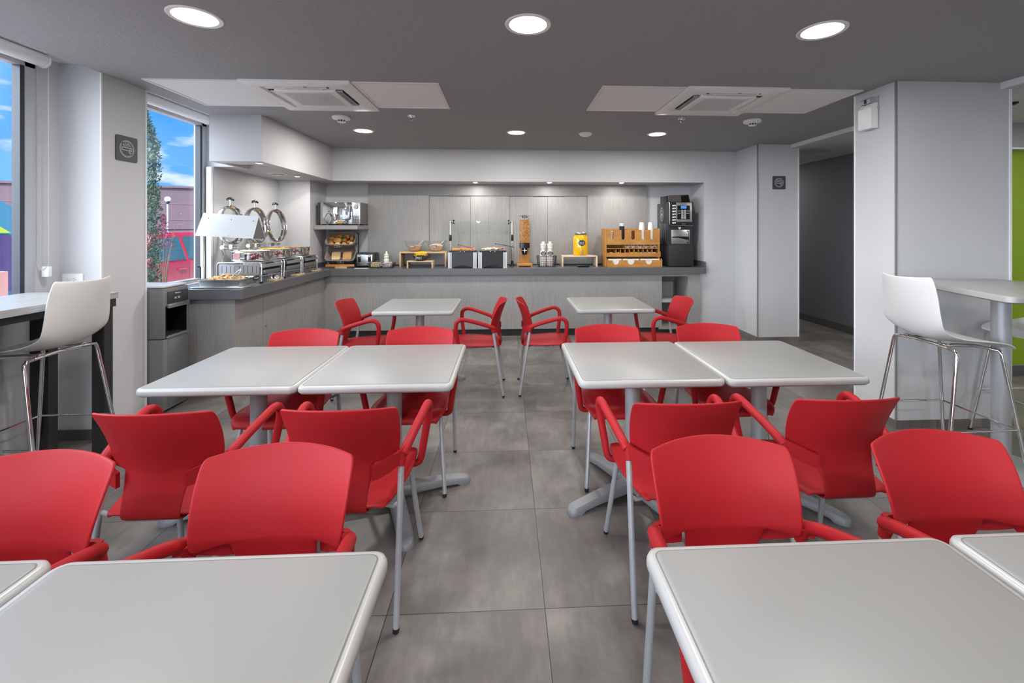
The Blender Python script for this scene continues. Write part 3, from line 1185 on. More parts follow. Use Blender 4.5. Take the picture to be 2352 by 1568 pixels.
# ================================================================== BAR STOOLS
def make_stool():
    t = thing('bar_stool', 'x', 'stool')
    prof = [(-0.312, 1.165), (-0.306, 1.13), (-0.292, 1.06), (-0.272, 0.98), (-0.248, 0.90), (-0.222, 0.84), (-0.185, 0.800), (-0.13, 0.782), (-0.05, 0.776), (0.05, 0.780), (0.13, 0.782), (0.19, 0.772),
            (0.232, 0.752), (0.25, 0.738)]
    wid = [0.172, 0.178, 0.186, 0.195, 0.203, 0.207, 0.208, 0.207, 0.205, 0.203, 0.202, 0.200, 0.192, 0.182]
    rows = []
    n = len(prof)
    for i, ((f, z), w_) in enumerate(zip(prof, wid)):
        row = []
        for u in (-1, -0.96, -0.8, -0.5, -0.2, 0.2, 0.5, 0.8, 0.96, 1):
            back = max(0, min(1, (6 - i) / 4))
            cor = max(0, 1 - abs(i - 6) / 4)
            k = abs(u) ** 2
            y = f + 0.055 * k * back + 0.0 - 0.012 * cor * k
            zz = z + 0.045 * abs(u) ** 3 * cor + 0.012 * k * (1 - back) + (0.010 * k if i < 2 else 0)
            w2 = w_ - (0.008 if i in (0, n - 1) else 0) - 0.015 * cor
            row.append((u * w2, y, zz))
        rows.append(row)
    m1 = MB()
    m1.grid(rows)
    o = m1.obj('shell_seat', SHELL, t)
    so = o.modifiers.new('thickness', 'SOLIDIFY')
    so.thickness = 0.008
    so.offset = 0
    sb = o.modifiers.new('smooth', 'SUBSURF')
    sb.levels = sb.render_levels = 2
    feet = {(-1, -1): (-0.250, -0.262), (1, -1): (0.250, -0.262), (-1, 1): (-0.250, 0.248), (1, 1): (0.250, 0.248)}
    tops = {(-1, -1): (-0.205, -0.145), (1, -1): (0.205, -0.145), (-1, 1): (-0.185, 0.15), (1, 1): (0.185, 0.15)}
    ring = {}
    for k, (fx, fy) in feet.items():
        tx, ty = tops[k]
        zt = 0.742 if k[1] < 0 else 0.732
        m1 = MB()
        m1.tube([(tx - k[0] * 0.05, ty + (0.0 if k[1] < 0 else -0.02), zt + 0.014), (tx - k[0] * 0.012, ty, zt + 0.010), (tx, ty, zt - 0.008),
                 (tx + (fx - tx) * 0.06, ty + (fy - ty) * 0.06, zt - 0.05), (fx, fy, 0.004)], 0.0105, 12)
        lg = m1.obj('leg', CHR, t)
        m1 = MB()
        m1.cyl((fx, fy, 0.0), (fx, fy, 0.012), 0.0135, seg=14)
        m1.obj('foot_cap', BLK, lg)
        q = (zt - 0.30) / zt
        ring[k] = (tx + (fx - tx) * q, ty + (fy - ty) * q, 0.30)
    m1 = MB()
    m1.tube([(-0.155, -0.145, 0.756), (-0.06, -0.135, 0.772 - 0.012), (0.06, -0.135, 0.760), (0.155, -0.145, 0.756)], 0.0105, 10)
    for s_ in (-1, 1):
        m1.tube([(s_ * 0.135, 0.13, 0.746), (s_ * 0.115, 0.05, 0.760), (s_ * 0.10, -0.06, 0.760), (s_ * 0.12, -0.135, 0.758)], 0.0105, 10)
        m1.box(s_ * 0.12 - 0.018, s_ * 0.12 + 0.018, -0.150, -0.118, 0.752, 0.776, 0.004)
    m1.obj('seat_frame', CHR, t)
    m1 = MB()

    def e2(a, b, ex=0.012):
        a, b = Vector(a), Vector(b)
        d = (b - a).normalized() * ex
        m1.cyl(a - d, b + d, 0.006, seg=10)
    e2(ring[(-1, -1)], ring[(-1, 1)])
    e2(ring[(1, -1)], ring[(1, 1)])
    a, b = Vector(ring[(-1, 1)]), Vector(ring[(1, 1)])
    m1.cyl(a + Vector((-0.012, 0.0, 0)), b + Vector((0.012, 0.0, 0)), 0.006, seg=10)
    m1.obj('footrest', CHR, t)
    return t


st0 = make_stool()
st0.location = (-2.68, 2.640, 0)
st0.rotation_euler = (0, 0, R(90))
tag(st0, 'white shell bar stool with chrome legs at the window ledge', group='white bar stools with chrome legs')
dup(st0, (-2.68, 2.04, 0), R(90), 'white shell bar stool at the window ledge, mostly cut off by the left edge')
dup(st0, (2.735, 2.60, 0), R(-90), 'white shell bar stool with its back to the room before the right column')
dup(st0, (3.62, 2.775, 0), R(90), 'white shell bar stool behind the high table post at the right edge')

# ------------------------------------------------------------------ window ledge
t = thing('window_ledge', 'grey wood-grain bar ledge on black legs along the left window', 'counter', (0, 0, 0))
mb = MB()
mb.box(-3.05, -2.50, -1.2, 2.955, 1.012, 1.050)
mb.obj('ledge_top', LAMH, t, smooth=False)
mb = MB()
mb.box(-2.60, -2.55, -1.0, 2.88, 0.965, 1.011)
mb.obj('rail', BLKM, t, smooth=False)
for y in (2.885, 1.3, -0.3, -1.1):
    mb = MB()
    mb.box(-2.600, -2.525, y, y + 0.06, 0.0, 0.96)
    mb.obj('leg', BLKM, t, smooth=False)
    mb = MB()
    mb.box(-2.97, -2.86, y, y + 0.06, 0.0, 0.96)
    mb.obj('leg', BLKM, t, smooth=False)
    mb = MB()
    mb.box(-3.0, -2.505, y, y + 0.06, 0.961, 1.011)
    mb.obj('bracket', BLKM, t, smooth=False)

# ------------------------------------------------------------------ right high table
t = thing('high_table', 'tall white table on a thick silver post at the right edge', 'table', (3.03, 2.54, 0))


def poly_round(P, r, n=5):
    out = []
    k = len(P)
    for i in range(k):
        p = Vector(P[i])
        a = (Vector(P[i - 1]) - p).normalized()
        b = (Vector(P[(i + 1) % k]) - p).normalized()
        ang = a.angle(b)
        d = r / math.tan(ang / 2)
        s_, e_ = p + a * d, p + b * d
        for j in range(n + 1):
            u = j / n
            q = (1 - u) ** 2 * s_ + 2 * u * (1 - u) * p + u * u * e_
            out.append((q.x, q.y))
    return out


P0 = [(2.62, 2.15), (3.62, 2.15), (3.46, 2.955), (2.835, 2.965)]
P0 = [(x - 3.03, y - 2.54) for x, y in P0]
out = poly_round(P0, 0.05)
cxm, cym = 0.05, -0.02
mb = MB()


def shrink(pl, k):
    return [(cxm + (x - cxm) * k, cym + (y - cym) * k) for x, y in pl]


mb.loft([[(x, y, z) for x, y in shrink(out, k)] for k, z in ((0.965, 1.062), (1.0, 1.07), (1.0, 1.094), (0.995, 1.101), (0.98, 1.103))])
mb.obj('tabletop', TRIM, t, ang=50)
mb = MB()
mb.cyl((0, 0, 0.012), (0, 0, 1.064), 0.045, seg=36)
mb.obj('post', GMET, t)
mb = MB()
mb.lathe([(0.001, 0.0), (0.24, 0.0), (0.24, 0.008), (0.2, 0.014), (0.001, 0.014)], seg=36)
mb.obj('base', GMET, t)

# ------------------------------------------------------------------ water cooler
t = thing('water_cooler', 'grey water cooler with black dispensing bay beside the window pier', 'water cooler', (-2.86, 3.715, 0))
CG = mat('cooler_grey', (0.20, 0.20, 0.205), 0.4, metal=0.1)
mb = MB()
x0, x1, y0, y1 = -0.18, 0.175, -0.145, 0.125
mb.box(x0, x1, y0, y1, 0.02, 0.585, 0.012)
mb.mi = 1
mb.box(x1 - 0.004, x1 + 0.004, y0 + 0.05, y1 - 0.004, 0.04, 0.57, 0.003)
mb.obj('lower_body', [CG, STEELD], t)
mb = MB()
mb.box(x0, x1, y0, y0 + 0.03, 0.588, 0.985, 0.008)
mb.box(x0, x1, y1 - 0.012, y1, 0.588, 0.985, 0.004)
mb.box(x0, x0 + 0.14, y0 + 0.02, y1 - 0.006, 0.588, 0.985)
mb.box(x0 + 0.002, x1 - 0.001, y0 + 0.025, y1 - 0.001, 0.84, 0.9845, 0.004)
mb.obj('upper_body', CG, t)
mb = MB()
mb.box(x0 + 0.005, x1 - 0.005, y0 + 0.006, y1 - 0.006, 0.988, 1.005, 0.006)
mb.obj('lid', mat('cooler_top_sheen', (0.62, 0.63, 0.65), 0.25), t)  # sky reflection on the lid put into its pale colour
mb = MB()
mb.box(x0 + 0.135, x0 + 0.16, y0 + 0.031, y1 - 0.013, 0.59, 0.839)
mb.box(x0 + 0.16, x1 - 0.002, y0 + 0.0305, y0 + 0.036, 0.59, 0.839)
mb.box(x0 + 0.16, x1 - 0.002, y1 - 0.018, y1 - 0.0125, 0.59, 0.839)
mb.box(x0 + 0.16, x1 - 0.002, y0 + 0.036, y1 - 0.018, 0.586, 0.590)
mb.obj('dispensing_bay', BLKS, t)
mb = MB()
mb.box(x1, x1 + 0.006, y0 + 0.045, y1 - 0.006, 0.862, 0.955, 0.002)
pn = mb.obj('control_panel', DGREY, t)
lettering('display_digits', '8C 02', 0.024, INK, t, (x1 + 0.0075, -0.005, 0.898), (PI / 2, 0, PI / 2))
lettering('maker_name', 'Whirlpool', 0.014, INK, t, (x1 + 0.0075, 0.0, 0.937), (PI / 2, 0, PI / 2))
mb = MB()
mb.box(x1 - 0.02, x1 + 0.018, y0 + 0.04, y1 - 0.004, 0.825, 0.858, 0.003)
mb.obj('push_bar', STEEL, t)
mb = MB()
mb.box(x0 + 0.16, x1 + 0.012, y0 + 0.032, y1 - 0.01, 0.588, 0.606, 0.003)
for k in range(9):
    yy = y0 + 0.045 + k * 0.023
    mb.box(x0 + 0.18, x1 + 0.008, yy, yy + 0.010, 0.606, 0.612)
mb.obj('drip_tray', STEEL, t)
mb = MB()
mb.box(x0 + 0.03, x1 - 0.03, y0 + 0.02, y1 - 0.02, 0.0, 0.02)
mb.obj('feet', BLK, t, smooth=False)

# ================================================================== BUFFET COUNTERS
t = thing('back_cabinet', 'grey wood-grain base cabinet of the buffet along the back wall', 'cabinet')
mb = MB()
mb.box(-2.395, 2.092, 5.92, 5.945, 0.10, 0.838)
mb.box(-2.395, 2.092, 5.945, 6.44, 0.10, 0.12)
mb.obj('front_panel', LAM, t, smooth=False)
mb = MB()
for q in ((2.092, 2.134, 5.915, 6.44, 0.075, 0.838), (2.50, 2.675, 5.92, 6.44, 0.10, 0.838), (2.134, 2.50, 5.915, 6.44, 0.80, 0.838),
          (2.134, 2.50, 5.915, 6.44, 0.075, 0.115), (2.134, 2.50, 6.40, 6.44, 0.115, 0.80)):
    mb.box(*q)
mb.obj('open_case', LAM, t, smooth=False)
mb = MB()
mb.box(2.134, 2.50, 5.93, 6.40, 0.442, 0.482)
mb.obj('shelf', mat('shelf_pale', (0.42, 0.42, 0.43), 0.4), t, smooth=False)
mb = MB()
mb.box(2.134, 2.39, 6.18, 6.20, 0.482, 0.70)
mb.obj('inner_panel', LAM, t, smooth=False)
mb = MB()
mb.box(-2.395, 2.675, 5.955, 6.02, 0.0, 0.10)
mb.obj('plinth', BLKM, t, smooth=False)

t = thing('left_cabinet', 'grey wood-grain base cabinet with lockable doors under the chafing dishes', 'cabinet')
mb = MB()
mb.box(-2.99, -2.395, 4.0, 4.02, 0.09, 0.838)
mb.box(-2.99, -2.42, 4.02, 5.90, 0.09, 0.838)
mb.obj('body', LAM, t, smooth=False)
for a, b in ((4.0, 4.446), (4.450, 4.895), (4.899, 5.340), (5.344, 5.92)):
    mb = MB()
    mb.box(-2.418, -2.395, max(a, 4.021), b, 0.10, 0.836)
    d_ = mb.obj('door', LAM, t, smooth=False)
    if a in (4.450, 5.344):
        mb = MB()
        mb.lathe([(0.009, 0.0), (0.009, 0.004), (0.001, 0.005)], (-2.395, a + 0.05 if a < 5 else a + 0.04, 0.49), axis='x', seg=14)
        mb.obj('lock', STEEL, d_)
mb = MB()
mb.box(-2.98, -2.46, 4.03, 5.92, 0.0, 0.09)
mb.obj('plinth', BLKM, t, smooth=False)

mb = MB()
poly = [(-2.995, 3.955), (-2.305, 3.955), (-2.305, 5.86), (2.70, 5.86), (2.70, 6.448), (-2.588, 6.448), (-2.588, 5.928), (-2.995, 5.928)]
mb.loft([[(x, y, z) for x, y in poly] for z in (0.839, 0.925)])
o = mb.obj('worktop', TOPM, smooth=False)
tag(o, 'dark grey L-shaped buffet worktop with thick edge', 'worktop')
t = thing('worktop_upstand', 'low dark grey upstand where the worktop meets the walls', 'upstand')
mb = MB()
mb.box(-2.588, -2.575, 5.935, 6.44, 0.926, 0.985)
mb.box(-2.995, -2.59, 5.912, 5.927, 0.926, 0.985)
mb.obj('left_strip', TOPM, t, smooth=False)
mb = MB()
mb.box(2.735, 2.755, 5.92, 6.445, 0.925, 1.0)
mb.box(2.70, 2.735, 5.87, 6.445, 0.839, 0.925)
mb.box(2.08, 2.735, 6.43, 6.448, 0.926, 1.0)
mb.obj('right_strip', TOPM, t, smooth=False)
mb = MB()
mb.box(-1.98, 2.07, 6.388, 6.398, 0.926, 0.94)
mb.obj('back_strip', BLK, t, smooth=False)
#PART3


# ================================================================== THINGS ON THE BUFFET
Z0 = 0.9255
PX = 1006.5


def simple(name, mb, m_, label, cat, loc=(0, 0, 0), rz=0, group=None, **k):
    o = mb.obj(name, m_, **k)
    o.location = loc
    o.rotation_euler = (0, 0, rz)
    return tag(o, label, cat, group)


def black_label(parent, name, text, w_, h_, loc, rot=(0, 0, 0), size=None, oval=False, frame=None):
    m1 = MB()
    if oval:
        m1.loft([[(w_ / 2 * math.cos(k / 28 * 2 * PI), y, h_ / 2 * math.sin(k / 28 * 2 * PI)) for k in range(28)] for y in (0, -0.002)])
    else:
        m1.box(-w_ / 2, w_ / 2, -0.002, 0, -h_ / 2, h_ / 2)
    if frame:
        m1.mi = 1
        m1.box(-w_ / 2 - 0.003, w_ / 2 + 0.003, -0.001, 0.001, -h_ / 2 - 0.003, h_ / 2 + 0.003)
    o = m1.obj(name, [BLK, frame or BLK], parent, smooth=False)
    o.location = loc
    o.rotation_euler = rot
    lines = text.split('|')
    size = size or h_ * 0.55
    for i, ln in enumerate(lines):
        lettering('lettering', ln, size, INK, o, (0, -0.0026, (len(lines) - 1) * size * 0.45 - i * size * 0.95), (PI / 2, 0, 0), 0.0003)
    return o


# --- microwave and its shelf
t = thing('microwave_shelf', 'thin grey wall shelf carrying the microwave', 'shelf')
mb = MB()
poly = [(-2.585, 6.03), (-2.005, 6.02), (-1.968, 6.44), (-2.585, 6.445)]
mb.loft([[(x, y, z) for x, y in poly] for z in (1.446, 1.502)])
mb.obj('board', LAM, t, smooth=False)
t = thing('microwave', 'mirror-fronted microwave oven on the wall shelf', 'microwave', (-2.265, 6.06, 1.503))
mb = MB()
mb.box(-0.283, 0.283, 0.012, 0.34, 0.012, 0.31, 0.006)
for x in (-0.25, 0.25):
    for y in (0.04, 0.3):
        mb.cyl((x, y, 0.0), (x, y, 0.014), 0.012, seg=10)
mb.obj('body', mat('warm_grey_steel', (0.30, 0.29, 0.28), 0.35, metal=0.7), t)
mb = MB()
mb.box(-0.281, -0.245, 0.0, 0.012, 0.014, 0.308)
mb.obj('door_edge', BLKM, t)
mb = MB()
mb.box(-0.245, 0.175, 0.0, 0.012, 0.014, 0.308, 0.002)
d_ = mb.obj('door', mat('mirror_glass', (0.72, 0.74, 0.77), 0.03, metal=1.0), t)
mb = MB()
mb.tube([(0.138, -0.001, 0.255), (0.150, -0.028, 0.25), (0.155, -0.036, 0.22), (0.155, -0.036, 0.11), (0.150, -0.028, 0.08), (0.138, -0.001, 0.075)], 0.010, 10, up=(1, 0, 0))
mb.obj('handle', STEELD, d_)
mb = MB()
mb.box(0.175, 0.282, 0.0, 0.012, 0.014, 0.308, 0.002)
pn = mb.obj('control_panel', STEEL, t)
mb = MB()
mb.lathe([(0.03, 0.0), (0.03, -0.010), (0.026, -0.014), (0.001, -0.014)], (0.226, 0, 0.245), axis='y', seg=24)
mb.obj('dial', STEELD, pn)
mb = MB()
for r_ in range(4):
    mb.box(0.187, 0.268, -0.002, 0, 0.186 - r_ * 0.018, 0.190 - r_ * 0.018)
for r_ in range(6):
    for c_ in range(3):
        mb.box(0.188 + c_ * 0.028, 0.210 + c_ * 0.028, -0.003, 0, 0.026 + r_ * 0.0165, 0.037 + r_ * 0.0165)
mb.obj('keypad', DGREY, pn, smooth=False)

# --- bread tower
t = thing('bread_basket_tower', 'two tilted cloth-lined baskets stacked on a black rack', 'bread basket', (-2.285, 6.20, Z0))
LINEN = mat('taupe_linen', (0.235, 0.20, 0.185), 0.9, bump=0.4, bscale=90, var=0.12, vscale=30)
TILT = R(52)


def basket_shape(zc, wd, ht, yc):
    """open tray tilted towards the viewer: returns its matrix"""
    return Matrix.Translation((0, yc, zc)) @ Matrix.Rotation(TILT, 4, 'X')


for nm, zc, wd, ht in (('upper_basket', 0.392, 0.40, 0.235), ('lower_basket', 0.175, 0.41, 0.240)):
    M_ = basket_shape(zc, wd, ht, 0.0)
    mb = MB()
    mb.M = M_
    lo = []
    for (ins, z) in ((0.03, -0.10), (0.02, -0.095), (0.008, -0.02), (-0.004, 0.008), (-0.002, 0.018), (0.008, 0.020), (0.018, 0.008), (0.026, -0.03), (0.045, -0.085), (0.06, -0.09)):
        pts = rr(wd, ht, 0.065, 6, ins)
        lo.append([(x, y, z + 0.004 * math.sin(k * 2.3) * (1 if z > -0.05 else 0)) for k, (x, y) in enumerate(pts)])
    mb.loft(lo, cap0=True, cap1=True)
    mb.obj(nm, LINEN, t, ang=70)
mb = MB()
for s_ in (-0.185, 0.185):
    mb.tube([(s_, -0.09, 0.02), (s_, 0.13, 0.02), (s_, 0.16, 0.05), (s_, 0.16, 0.46)], 0.006, 8)
    mb.tube([(s_, -0.05, 0.07), (s_, 0.16, 0.12)], 0.005, 8)
    mb.tube([(s_, -0.05, 0.29), (s_, 0.16, 0.33)], 0.005, 8)
mb.tube([(-0.185, 0.16, 0.46), (0.185, 0.16, 0.46)], 0.006, 8)
mb.tube([(-0.185, -0.09, 0.02), (0.185, -0.09, 0.02)], 0.006, 8)
for s_ in (-0.185, 0.185):
    for y in (-0.08, 0.12):
        mb.cyl((s_, y, 0.0), (s_, y, 0.02), 0.008, seg=8)
mb.obj('rack', BLK, t)
black_label(t, 'upper_label', 'Pan dulce', 0.095, 0.026, (0.0, -0.105, 0.292), (0, R(-6), 0), frame=STEEL)
black_label(t, 'lower_label', 'Pan', 0.085, 0.030, (0.03, -0.108, 0.074), frame=STEEL)
BW = (-2.285, 6.20, Z0)


def in_basket(zc, u, v_, h):
    p = Matrix.Translation(BW) @ basket_shape(zc, 0, 0, 0) @ Vector((u, v_, h))
    return p


CRUST = mat('bread_crust', (0.46, 0.19, 0.045), 0.55, var=0.45, vscale=25)
PALEB = mat('bread_yellow', (0.68, 0.43, 0.12), 0.6, var=0.25, vscale=30)
PALEC = mat('bread_pale', (0.74, 0.52, 0.27), 0.65, var=0.15, vscale=20)
JAM = mat('red_jam', (0.33, 0.01, 0.01), 0.2)
GRN = mat('green_icing', (0.08, 0.27, 0.04), 0.5)
PINK = mat('pink_icing', (0.70, 0.17, 0.15), 0.5)
rolls = [(-0.055, 0.062, 0.046, 'jam', 'round glazed roll with red jam, top row left in upper basket'), (0.052, 0.062, 0.044, 'jam', 'round glazed roll with red jam, top row right in upper basket'),
         (-0.150, 0.030, 0.042, 'crust', 'brown oval roll at the upper left of the upper basket'), (0.128, 0.028, 0.036, 'cone', 'pointed brown pastry at the right of the upper basket'),
         (-0.062, 0.0, 0.050, 'yellow', 'large pale yellow roll in the middle of the upper basket'), (0.030, 0.0, 0.038, 'green', 'roll with green icing in the middle of the upper basket'),
         (-0.150, -0.018, 0.036, 'green2', 'roll with a green edge at the left of the upper basket'), (0.098, -0.030, 0.034, 'crust2', 'small brown roll at the lower right of the upper basket'),
         (-0.135, -0.062, 0.040, 'crust3', 'round brown roll in the bottom left corner of upper basket'), (-0.048, -0.064, 0.040, 'yellow2', 'pale yellow roll low in the middle of the upper basket'),
         (0.040, -0.066, 0.036, 'pink', 'roll with pink icing at the bottom of the upper basket'), (0.138, -0.052, 0.033, 'pale', 'pale split roll in the bottom right corner of upper basket')]
for u, v_, r_, kd, lb in rolls:
    p = in_basket(0.392, u, v_, -0.045)
    m1 = MB()
    ms = [CRUST]
    if kd == 'cone':
        m1.loft([[(rr_ * math.cos(k / 12 * 2 * PI) * 0.9, rr_ * math.sin(k / 12 * 2 * PI) * 0.7, zz) for k in range(12)] for rr_, zz in ((0.004, -0.04), (0.03, -0.02), (0.034, 0.0), (0.022, 0.03), (0.003, 0.052))])
    else:
        sx = {'crust': 1.25, 'yellow': 1.25}.get(kd, 1.0)
        m1.ell((0, 0, 0), r_ * sx, r_ * 0.85, r_ * 0.82, 16, 10, 0.03)
        if 'yellow' in kd:
            ms = [PALEB]
        if kd == 'pale':
            ms = [PALEC]
        if kd == 'jam':
            m1.mi = 1
            m1.ell((0.006, -r_ * 0.78, -0.002), 0.013, 0.008, 0.014, 10, 6)
            ms = [CRUST, JAM]
        if 'green' in kd:
            m1.mi = 1
            m1.ell((-0.012, -r_ * 0.42, 0.004), r_ * 0.72, r_ * 0.5, r_ * 0.62, 12, 8)
            ms = [CRUST, GRN]
        if kd == 'pink':
            m1.mi = 1
            m1.ell((0.004, -r_ * 0.42, 0.0), r_ * 0.75, r_ * 0.52, r_ * 0.6, 12, 8)
            ms = [PALEB, PINK]
    simple('bread_roll', m1, ms, lb, 'bread roll', tuple(p), random.uniform(-.2, .2), 'sweet rolls in the upper basket', ang=60)
for sx, lb, mm, n_ in ((-0.080, 'left', PALEC, 4), (0.072, 'right', mat('bread_toast', (0.66, 0.37, 0.14), 0.65, var=0.12, vscale=20), 4)):
    for k in range(n_):
        m1 = MB()
        out_ = poly_round([(-0.056, -0.055), (0.056, -0.055), (0.056, 0.052), (-0.056, 0.052)], 0.014, 4)
        out_ = [(x, y - (0.006 * math.cos(x / 0.056 * 1.4) if y > 0.03 else 0)) for x, y in out_]
        m1.loft([[(x, yy, y) for x, y in out_] for yy in (0, 0.011)])
        p = in_basket(0.175, sx, 0, -0.055)
        simple('bread_slice', m1, mm, 'square sandwich bread slice standing in the %s stack, %s' % (lb, ['the front one', 'second from front', 'third from front', 'the back one'][k]),
               'bread slice', (p.x + 0.001 * k * (-1) ** k, p.y - 0.030 + 0.0145 * k, p.z + 0.012 + 0.0025 * k), 0, 'bread slices in the lower basket').rotation_euler = (R(-14), 0, 0)

mb = MB()
mb.box(-0.185, 0.185, -0.012, 0.012, 0.0, 0.03, 0.002)
o = simple('cutting_board', mb, BAMO, 'long honey-coloured wooden board before the bread baskets', 'board', (-2.235, 6.02, Z0 + 0.018), R(3))
mb = MB()
mb.box(-0.075, 0.075, -0.018, 0.018, 0.0, 0.0175, 0.002)
simple('wood_block', mb, BAMP, 'small pale wooden block under the honey board', 'block', (-2.215, 6.005, Z0), R(2))

# --- toaster
t = thing('toaster', 'black and steel four-slice toaster beside the bread baskets', 'toaster', (-1.945, 6.21, Z0))
mb = MB()
lo = []
for ins, z in ((0.012, 0.008), (0.0, 0.016), (0.0, 0.165), (0.008, 0.188), (0.03, 0.198)):
    lo.append([(x, y, z) for x, y in rr(0.27, 0.23, 0.03, 5, ins, 0, 0.04)])
mb.loft(lo)
for x in (-0.1, 0.1):
    mb.cyl((x, -0.05, 0), (x, -0.05, 0.01), 0.012, seg=10)
    mb.cyl((x, 0.13, 0), (x, 0.13, 0.01), 0.012, seg=10)
mb.obj('body', BLK, t)
mb = MB()
mb.box(-0.105, 0.105, -0.082, -0.072, 0.022, 0.172, 0.004)
fp = mb.obj('front_plate', STEEL, t)
for s_ in (-1, 1):
    mb = MB()
    mb.box(s_ * 0.068 - 0.020, s_ * 0.068 + 0.020, -0.086, -0.080, 0.07, 0.160, 0.0025)
    mb.obj('lever_slot', BLKS, fp)
    mb = MB()
    mb.box(s_ * 0.068 - 0.016, s_ * 0.068 + 0.016, -0.100, -0.084, 0.140, 0.152, 0.003)
    mb.obj('lever', STEEL, fp)
    mb = MB()
    mb.lathe([(0.013, 0), (0.012, -0.012), (0.001, -0.013)], (s_ * 0.078, -0.082, 0.045), axis='y', seg=16)
    mb.obj('knob', BLK, fp)
    mb = MB()
    mb.lathe([(0.007, 0), (0.006, -0.005), (0.001, -0.006)], (s_ * 0.040, -0.082, 0.045), axis='y', seg=12)
    mb.obj('button', BLK, fp)
for s_ in (-0.08, -0.03, 0.03, 0.08):
    mb = MB()
    mb.box(s_ - 0.012, s_ + 0.012, -0.03, 0.12, 0.198, 0.2005, 0.001)
    mb.obj('toast_slot', STEEL, t)


# --- wire baskets
def wire_basket(name, label, w0, d0, w1, d1, h, nx, ny, nz, loc, r_=0.0022, m_=None, woven=False):
    """rectangular basket of wires, bottom w0 x d0 to rim w1 x d1"""
    t = thing(name, label, 'basket', loc)

    def ringp(k, n=40):
        W_, D_ = w0 + (w1 - w0) * k, d0 + (d1 - d0) * k
        return [(x, y, 0.003 + h * k) for x, y in rr(W_, D_, 0.03, 4)]
    m1 = MB()
    for i in range(nz + 1):
        m1.tube(ringp(i / nz), r_ * (1.5 if i == nz else 1), 6, closed=True)
    m1.obj('rim_wires', m_, t)
    m1 = MB()
    for sx in (-1, 1):
        for i in range(ny):
            y = (-1 + 2 * (i + 0.5) / ny)
            m1.tube([(sx * w0 / 2, y * (d0 / 2 - 0.01), 0.003), (sx * w1 / 2, y * (d1 / 2 - 0.01), h)], r_, 6)
        for i in range(nx):
            x = (-1 + 2 * (i + 0.5) / nx)
            m1.tube([(x * (w0 / 2 - 0.01), sx * d0 / 2, 0.003), (x * (w1 / 2 - 0.01), sx * d1 / 2, h)], r_, 6)
    for i in range(nx):
        x = (-1 + 2 * (i + 0.5) / nx) * (w0 / 2 - 0.01)
        m1.tube([(x, -d0 / 2, 0.003), (x, d0 / 2, 0.003)], r_, 6)
    m1.obj('side_wires', m_, t)
    return t


BRZ = mat('bronze_wire', (0.055, 0.038, 0.034), 0.4, metal=0.5)
t = wire_basket('wire_basket', 'low brown wire basket holding two clear tubs before the toaster', 0.30, 0.13, 0.345, 0.165, 0.062, 9, 4, 3, (-1.685, 6.03, Z0), 0.0024, BRZ)
black_label(t, 'label', 'Mermelada', 0.075, 0.02, (0.02, -0.081, 0.048), frame=STEEL)
for sx, lb, mm in ((-0.075, 'clear tub of pale butter curls in the wire basket, left one', mat('butter', (0.80, 0.60, 0.30), 0.5, var=0.25, vscale=60)),
                   (0.078, 'clear tub of pale jam in the wire basket, right one', mat('cream_jam', (0.72, 0.60, 0.58), 0.4, var=0.2, vscale=60))):
    tt = thing('clear_tub', lb, 'tub', (-1.685 + sx, 6.035, Z0 + 0.007), group='clear tubs in the low wire basket')
    m1 = MB()
    m1.loft([[(x, y, z) for x, y in rr(0.14, 0.12, 0.02, 4, ins)] for ins, z in ((0.006, 0.0), (0.0, 0.085), (-0.003, 0.087), (0.003, 0.087), (0.009, 0.004))], cap1=True)
    m1.obj('tub', GLASS, tt)
    m1 = MB()
    m1.loft([[(x, y, z + 0.003 * math.sin(k * 3)) for k, (x, y) in enumerate(rr(0.14, 0.12, 0.02, 4, ins))] for ins, z in ((0.012, 0.006), (0.010, 0.056), (0.03, 0.064), (0.05, 0.060))])
    m1.obj('filling', mm, tt, ang=60)

mb = MB()
mb.lathe([(0.001, 0.0), (0.034, 0.0), (0.037, 0.01), (0.036, 0.06), (0.038, 0.10), (0.030, 0.115), (0.033, 0.12), (0.036, 0.135), (0.024, 0.155), (0.035, 0.158), (0.035, 0.172), (0.022, 0.176), (0.012, 0.19), (0.008, 0.215), (0.002, 0.222)], seg=24)
o = simple('syrup_bottle', mb, mat('pale_squeeze', (0.72, 0.73, 0.62), 0.35), 'pale rounded squeeze bottle with pointed tip behind the low wire basket', 'bottle', (-1.665, 6.19, Z0))
mb = MB()
mb.box(-0.085, 0.085, -0.025, 0.025, 0.0, 0.003)
simple('paper_strip', mb, PAPER, 'thin white card lying in front of the toaster', 'card', (-1.925, 5.925, Z0))


# --- wooden risers
def riser(label, w_, d_, h, th, loc, m_, rz=0):
    t = thing('wooden_riser', label, 'riser', loc, rz)
    m1 = MB()
    m1.box(-w_ / 2, w_ / 2, -d_ / 2, d_ / 2, h - th, h, 0.002)
    m1.obj('top_board', m_, t)
    for s_ in (-1, 1):
        m1 = MB()
        xa = s_ * (w_ / 2 - th) if s_ < 0 else w_ / 2 - th
        a, b = (-w_ / 2, -w_ / 2 + th) if s_ < 0 else (w_ / 2 - th, w_ / 2)
        m1.box(a, b, -d_ / 2, d_ / 2, 0, h - th, 0.001)
        m1.obj('side_board', m_, t)
    return t


riser('large bamboo riser holding the two glass bowls', 0.645, 0.25, 0.212, 0.022, (-1.15, 6.145 + 0.10, Z0), BAMP)
riser('small bamboo riser holding the banana basket', 0.345, 0.16, 0.098, 0.017, (-1.155, 6.01, Z0), BAMP)
riser('pale wooden riser holding the juice jar', 0.500, 0.26, 0.152, 0.018, (1.030, 6.215, Z0), mat('ash_wood', (0.74, 0.56, 0.39), 0.5, var=0.08, vscale=12))


